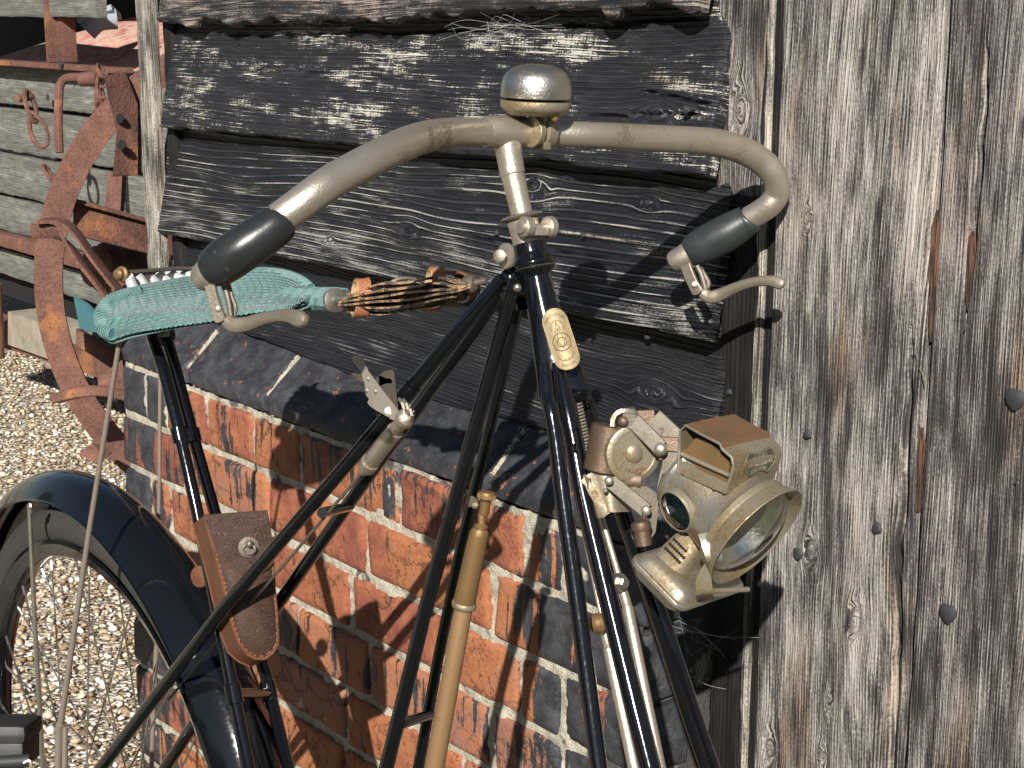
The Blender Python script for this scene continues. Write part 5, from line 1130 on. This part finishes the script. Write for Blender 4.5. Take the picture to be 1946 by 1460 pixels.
for x in (115, -120):
    a, b = P(x, 118, WT + .00), P(x - 6, -60, WT + .00); mb = MB(); mb.box((a + b) / 2 + (0, .02, 0), BX * .018, (0, .02, 0), BZ * (b[2] - a[2]) / 2, .002); mb.build('stanchion', M['rust'], TR)
    MB().box((a + b) / 2 + BX * -.02 + (0, -.004, 0), BX * .004, (0, .03, 0), BZ * (b[2] - a[2]) / 2, .001).build('stanchion_flange', M['rust'], TR)
zt0 = P(0, 118, WT)[2]
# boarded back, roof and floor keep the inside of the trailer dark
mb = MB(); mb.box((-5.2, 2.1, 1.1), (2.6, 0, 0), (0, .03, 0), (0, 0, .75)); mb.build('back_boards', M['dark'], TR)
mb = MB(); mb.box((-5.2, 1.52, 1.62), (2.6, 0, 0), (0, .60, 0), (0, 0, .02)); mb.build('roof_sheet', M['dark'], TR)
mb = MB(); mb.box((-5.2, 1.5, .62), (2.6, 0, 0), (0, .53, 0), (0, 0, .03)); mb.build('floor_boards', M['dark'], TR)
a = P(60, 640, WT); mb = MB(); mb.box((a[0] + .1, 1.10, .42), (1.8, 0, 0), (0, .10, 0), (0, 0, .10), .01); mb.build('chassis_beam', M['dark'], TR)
mb = MB(); a, b, c, d_ = P(15, 592, WT + .12), P(110, 625, WT + .12), P(112, 690, WT + .12), P(15, 655, WT + .12); mb.plate([a, b, c, d_], (0, .10, 0)); mb.build('axle_beam', M['beam'], TR)
mb = MB(); a, b, c, d_ = P(-60, 640, WT + .10), P(240, 735, WT + .10), P(240, 700, WT + .10), P(-60, 585, WT + .10); mb.plate([a, b, c, d_], (0, .05, 0)); mb.build('lower_rail', M['rust'], TR)
rod('axle_bracket', [(-10, 540, WT + .15, 26), (-4, 680, WT + .15, 26)], M['rust'], TR)
nail(P(118, 122, WT + .06), .012, TR, .004); nail(P(94, 185, WT + .02), .010, TR, .004)
# things inside and under it
FP = MB(); nx, nz = 22, 8; V = []
for i in range(nx):
    for k in range(nz):
        f_ = i / (nx - 1); g_ = k / (nz - 1); y_ = 1.05 + .8 * g_
        x_ = P(-10 + 430 * f_, 100, -1.2)[0]; z_ = zt0 - .05 + (.15 + .15 * (1 - (1 - f_) ** 2)) * math.sin(g_ * 1.5) + .02 * math.sin(f_ * 9)
        V.append((x_, y_, z_))
FP.add(V, [(i * nz + k, (i + 1) * nz + k, (i + 1) * nz + k + 1, i * nz + k + 1) for i in range(nx - 1) for k in range(nz - 1)])
FP.add([(v[0], v[1], v[2] - .012) for v in V], [(i * nz + k, i * nz + k + 1, (i + 1) * nz + k + 1, (i + 1) * nz + k) for i in range(nx - 1) for k in range(nz - 1)])
tag(FP.build('painted_sheet', M['red_fade'], None), 'humped sheet with peeling faded red and cream paint lying inside the trailer', 'sheet')
gb = MB(); a, b = P(165, 60, -1.12), P(222, 36, -1.2); gb.tube(spline([a, a * .6 + b * .4 + BZ * .015, b], 6), [.030] * 13, 12); gb.band([a + BZ * .02 - BX * .03, b + BZ * .02], (0, 1, 0), .08, .02); tag(gb.build('rolled_sack', M['greybag'], None), 'small rolled grey sack tucked in the shade on the painted sheet', 'sack')
tb_ = MB(); tb_.plate([P(140, 566, -.70), P(160, 578, -.70), P(186, 605, -.70), P(190, 632, -.70), P(152, 630, -.70)], (0, .012, 0)); tag(tb_.build('teal_panel', M['teal'], None), 'scrap of teal painted metal showing behind the lugged iron wheel', 'panel')

# ================================================================== lugged iron wheel
fwdh = np.array([-sy, cy, 0.0]); p80 = T(80, 500, 3.6); dpt = (p80 - CAM) @ fwdh
axw = nrm(-fwdh * math.cos(.12) + np.array([cy, sy, 0]) * math.sin(.12))         # axle
c_far = CAM * 0 + np.array([cy, sy, 0]) * (-1.229) + fwdh * (dpt + CAM @ fwdh) + BZ * .628
WR = .572; wid = .10
c_far = c_far - axw * wid
IW = thing('lugged_iron_wheel', (c_far[0], c_far[1], 0), 'big rusty iron wheel with angled lugs on its tread, beside the barn corner', 'wheel')
e1_ = nrm(np.cross(axw, BZ)); e2_ = np.cross(e1_, axw); e2_ = e2_ if e2_[2] > 0 else -e2_
if e1_ @ RR < 0: e1_ = -e1_
def wpt(th, r_, s_): return c_far + e1_ * r_ * math.cos(th) + e2_ * r_ * math.sin(th) + axw * s_
V = []; N_ = 90
for i in range(N_):
    th = 2 * math.pi * i / N_
    for (r_, s_) in ((WR, wid), (WR - .060, wid + .004), (WR - .060, wid - .006), (WR - .012, wid - .008), (WR - .004, 0)): V.append(wpt(th, r_, s_))
MB().add(V, [(i * 5 + k, i * 5 + (k + 1) % 5, ((i + 1) % N_) * 5 + (k + 1) % 5, ((i + 1) % N_) * 5 + k) for i in range(N_) for k in range(5)]).build('rim_band', M['rust'], IW)
def lug(th, dth=.20, hgt=.075, s0=-.06, s1=.20):
    a, b = wpt(th, WR + .004, s0), wpt(th + dth, WR + .004, s1); rad_ = nrm(wpt(th + dth / 2, 1, 0) - wpt(th + dth / 2, 0, 0)); L_ = nrm(b - a)
    tn = nrm(np.cross(rad_, L_)); mb_ = MB(); mb_.box((a + b) / 2 + rad_ * hgt / 2, L_ * np.linalg.norm(b - a) / 2, rad_ * hgt / 2, tn * .005, .002); mb_.build('lug', M['rust'], IW)
    MB().box((a + b) / 2 + rad_ * .006 + tn * .022, L_ * np.linalg.norm(b - a) * .42, rad_ * .005, tn * .022, .002).build('lug_foot', M['rust'], IW)
for th in (5.3, 5.9, .3, .9, 1.35): lug(th, hgt=.05)
# long angle iron across the tread, seen at the left
mb = MB(); A = [T(60, 440, 3.36), T(112, 446, 3.35), T(165, 515, 3.34), T(208, 570, 3.34)]
mb.band(spline(A, 5), nrm(UU * .7 - RR * .6 - DD * .25), .030, .008); mb.build('angle_lug', M['rust'], IW)
mb = MB(); mb.band(spline([q + UU * .020 + RR * .02 - DD * .01 for q in A], 5), nrm(DD + UU * .25), .045, .007); mb.build('angle_lug_flange', M['rust'], IW)
# spoke beams, hub
mb = MB(); s0 = T(140, 412, 3.55); s1 = T(330, 462, 3.75); mb.box((s0 + s1) / 2, (s1 - s0) / 2, UU * .032, DD * .006, .002); mb.box((s0 + s1) / 2 + UU * .034, (s1 - s0) / 2, UU * .005, DD * .03, .002); mb.box((s0 + s1) / 2 - UU * .034, (s1 - s0) / 2, UU * .005, DD * .03, .002); mb.build('spoke_beam', M['rust'], IW)
MB().lathe([(-.10, .05), (-.09, .062), (.05, .062), (.06, .05), (.09, .048), (.095, .035)], T(232, 512, 3.85), nrm(-DD * .8 - RR * .4), 24).build('hub', M['rust'], IW)
mb = MB(); mb.box((T(222, 330, 3.9) + T(212, 520, 3.9)) / 2, (T(222, 330, 3.9) - T(212, 520, 3.9)) / 2, RR * .018, DD * .02, .002); mb.build('spoke_beam', M['rust'], IW)
mb = MB(); mb.plate([T(198, 145, 3.30), T(238, 136, 3.32), T(262, 200, 3.36), T(262, 332, 3.38), T(214, 335, 3.34), T(222, 250, 3.32), T(206, 190, 3.30)], DD * .008); IPL = mb.build('cleat_plate', M['rust'], IW)
mb = MB(); mb.plate([T(238, 136, 3.32), T(252, 160, 3.40), T(268, 200, 3.44), T(268, 332, 3.44), T(262, 332, 3.38), T(262, 200, 3.36)], DD * .006); mb.build('cleat_flange', M['rust'], IPL)
for q in ((228, 225), (232, 275)): MB().lathe([(0, .010), (.0015, .010), (.0016, .001)], T(*q, 3.315), -DD - RR * .4, 14).build('bolt_hole', M['dark'], IPL)
mb = MB(); mb.band(spline([T(108, 757, 3.36), T(150, 747, 3.35), T(200, 744, 3.35), T(240, 752, 3.36)], 5), nrm(DD), .05, .020); mb.band(spline([T(118, 747, 3.37), T(160, 738, 3.37), T(240, 740, 3.38)], 5), nrm(DD), .04, .012); mb.build('bottom_lug', M['rust'], IW)
mb = MB(); mb.plate([T(186, 718, 3.42), T(232, 684, 3.44), T(240, 742, 3.42), T(186, 742, 3.4)], DD * .012); mb.build('gusset', M['rust'], IW)
mb = MB(); mb.plate([T(148, 863, 3.5), T(176, 843, 3.5), T(210, 862, 3.5), T(200, 872, 3.48), T(180, 880, 3.48)], DD * .012); mb.build('bottom_lug', M['rust'], IW)
mb = MB(); mb.box((T(150, 640, 3.9) + T(225, 690, 3.9)) / 2, (T(225, 690, 3.9) - T(150, 640, 3.9)) / 2, UU * .02, DD * .03, .003); mb.build('scraper_bar', M['rust'], IW)

# ================================================================== rusty hoop frame and chains on the trailer side
HF_ = MB(); HF_.tube(spline([T(113, 290, 3.95), T(111, 240, 3.95), T(112, 185, 3.95), T(116, 158, 3.95), T(130, 148, 3.95), T(160, 148, 3.95), T(180, 152, 3.95), T(188, 172, 3.95), T(188, 220, 3.97), T(186, 280, 3.98)], 5), [.0105] * 46, 10)
HF_.lathe([(-.03, .012), (-.028, .016), (.02, .018), (.024, .012)], T(172, 150, 3.93), nrm(RR - DD * .3), 12)
tag(HF_.build('hoop_bracket', M['rust'], None), 'rusty iron hoop bracket standing against the trailer planks', 'bracket')
def chain(pts, r_, wr, label):
    A = spline(pts, 6); L_ = np.r_[0, np.cumsum(np.linalg.norm(np.diff(A, axis=0), axis=1))]; n = int(L_[-1] / (r_ * 2.6))
    CH = thing('chain', pts[0], label, 'chain', 'rusty chains on the trailer side')
    for i in range(n):
        s_ = L_[-1] * (i + .5) / n; c_ = np.array([np.interp(s_, L_, A[:, q]) for q in range(3)]); j = min(np.searchsorted(L_, s_), len(A) - 1); t = nrm(A[j] - A[j - 1]); sd = nrm(RR if i % 2 else DD + .3 * RR); sd = nrm(sd - t * (sd @ t))
        MB().tube([c_ + t * r_ * 1.9 * math.cos(q) + sd * r_ * .95 * math.sin(q) for q in np.linspace(0, 2 * math.pi, 15)], wr, 6).build('link', M['rust'], CH)
    return CH
CH1 = chain([T(52, 178, 4.2), T(62, 215, 4.2), T(70, 240, 4.2), T(82, 275, 4.2)], .022, .006, 'short rusty chain of big links hanging from a pin on the left planks')
MB().tube([T(33, 188, 4.18), T(62, 184, 4.22)], .010, 8).build('pin', M['rust'], CH1)
chain([T(190, 128, 3.85), T(195, 150, 3.82), T(190, 175, 3.80), T(196, 195, 3.8), T(186, 215, 3.85)], .013, .0045, 'knotted rusty chain hanging at the top of the hoop bracket')
chain([T(88, 315, 3.9), T(92, 330, 3.9), T(103, 345, 3.9)], .013, .0045, 'scrap of rusty chain hooked behind the lugged wheel rim')

# ================================================================== yard: gravel and ground
mb = MB(); gx = np.r_[-60, -20, np.linspace(-8, 3, 60), 20, 60]; gy = np.r_[-60, -20, np.linspace(-4, 4, 44), 20, 60]; Xg, Yg = np.meshgrid(gx, gy, indexing='ij')
Zg = .006 * fbm(Xg * 1.5, Yg * 1.5, 3, 3) - .004; idx = np.arange(Xg.size).reshape(Xg.shape)
mb.v = np.stack([Xg, Yg, Zg], -1).reshape(-1, 3).tolist(); mb.f = np.stack([idx[:-1, :-1], idx[1:, :-1], idx[1:, 1:], idx[:-1, 1:]], -1).reshape(-1, 4).tolist()
tag(mb.build('ground', M['ground'], None), kind='structure')
bm = bmesh.new(); bmesh.ops.create_icosphere(bm, subdivisions=1, radius=1.0); iv = np.array([v.co[:] for v in bm.verts]); fi = np.array([[v.index for v in f.verts] for f in bm.faces]); bm.free()
NS = 46000
u1, u2 = rng.random(NS), rng.random(NS)
px_ = -2.05 - (u1 ** 1.25) * 3.9; py_ = -.55 + u2 * 2.3
s_ = np.where(rng.random(NS) < .22, rng.uniform(.0055, .0105, NS), rng.uniform(.0025, .006, NS)); sc = np.stack([s_, s_ * rng.uniform(.6, 1, NS), s_ * rng.uniform(.35, .7, NS)], -1)
jit = 1 + rng.normal(0, .24, (NS, 12, 1)); V = iv[None] * jit * sc[:, None, :]
a = rng.random(NS) * 6.283; ca, sa = np.cos(a)[:, None], np.sin(a)[:, None]; x_ = V[..., 0] * ca - V[..., 1] * sa; y_ = V[..., 0] * sa + V[..., 1] * ca
tl = rng.normal(0, .35, NS)[:, None]; z_ = V[..., 2] + x_ * np.sin(tl); V = np.stack([x_ + px_[:, None], y_ + py_[:, None], z_ + (s_ * .35)[:, None]], -1)
Fc = (fi[None] + (np.arange(NS) * 12)[:, None, None]).reshape(-1, 3)
me = bpy.data.meshes.new('gravel'); me.vertices.add(NS * 12); me.vertices.foreach_set('co', V.ravel()); me.loops.add(len(Fc) * 3); me.loops.foreach_set('vertex_index', Fc.ravel().astype(np.int32)); me.polygons.add(len(Fc)); me.polygons.foreach_set('loop_start', np.arange(0, len(Fc) * 3, 3, dtype=np.int32)); me.update(calc_edges=True); me.validate()
at = me.attributes.new('tone', 'FLOAT_VECTOR', 'POINT'); tn = np.repeat(rng.random(NS), 12); at.data.foreach_set('vector', np.stack([tn, tn, tn], -1).astype(np.float32).ravel())
me.materials.append(M['stone']); go = bpy.data.objects.new('gravel', me); COL.objects.link(go)
tag(go, 'pale flint gravel loosely covering the yard floor', 'gravel', kind='stuff')

# ================================================================== unseen hedge added behind the camera to block low sky and darken reflections
g = G('hedge_leaves'); p = g.pos(); n1 = g.noise(p, 3, 4, .7); v = g.voro(p, 14)
M['hedge'] = g.set(g.mix(n1 * .6 + v * .5, (.012, .026, .008), (.05, .085, .022)), .7, n=g.bump(v, .08, 1.0))
na, nz = 220, 16; V = []
for i in range(na + 1):
    a = math.radians(-170 + 215 * i / na)
    for k in range(nz):
        z = 2.9 * k / (nz - 1); r_ = 9.0 + .5 * float(fbm(i * .35, k * .8, 4, 4)) + .9 * (k / (nz - 1)) ** 3 + .9 * (1 - min(1, 2.2 * (1 - k / (nz - 1)))) ** 2
        V.append((-.4 + r_ * math.cos(a), -.6 + r_ * math.sin(a), z + (.35 * float(fbm(i * .5, 3.0, 9, 3)) if k > nz * .6 else 0)))
mb = MB(); mb.add(V, [(i * nz + k, (i + 1) * nz + k, (i + 1) * nz + k + 1, i * nz + k + 1) for i in range(na) for k in range(nz - 1)])
tag(mb.build('unseen_hedge', M['hedge'], None), kind='structure')
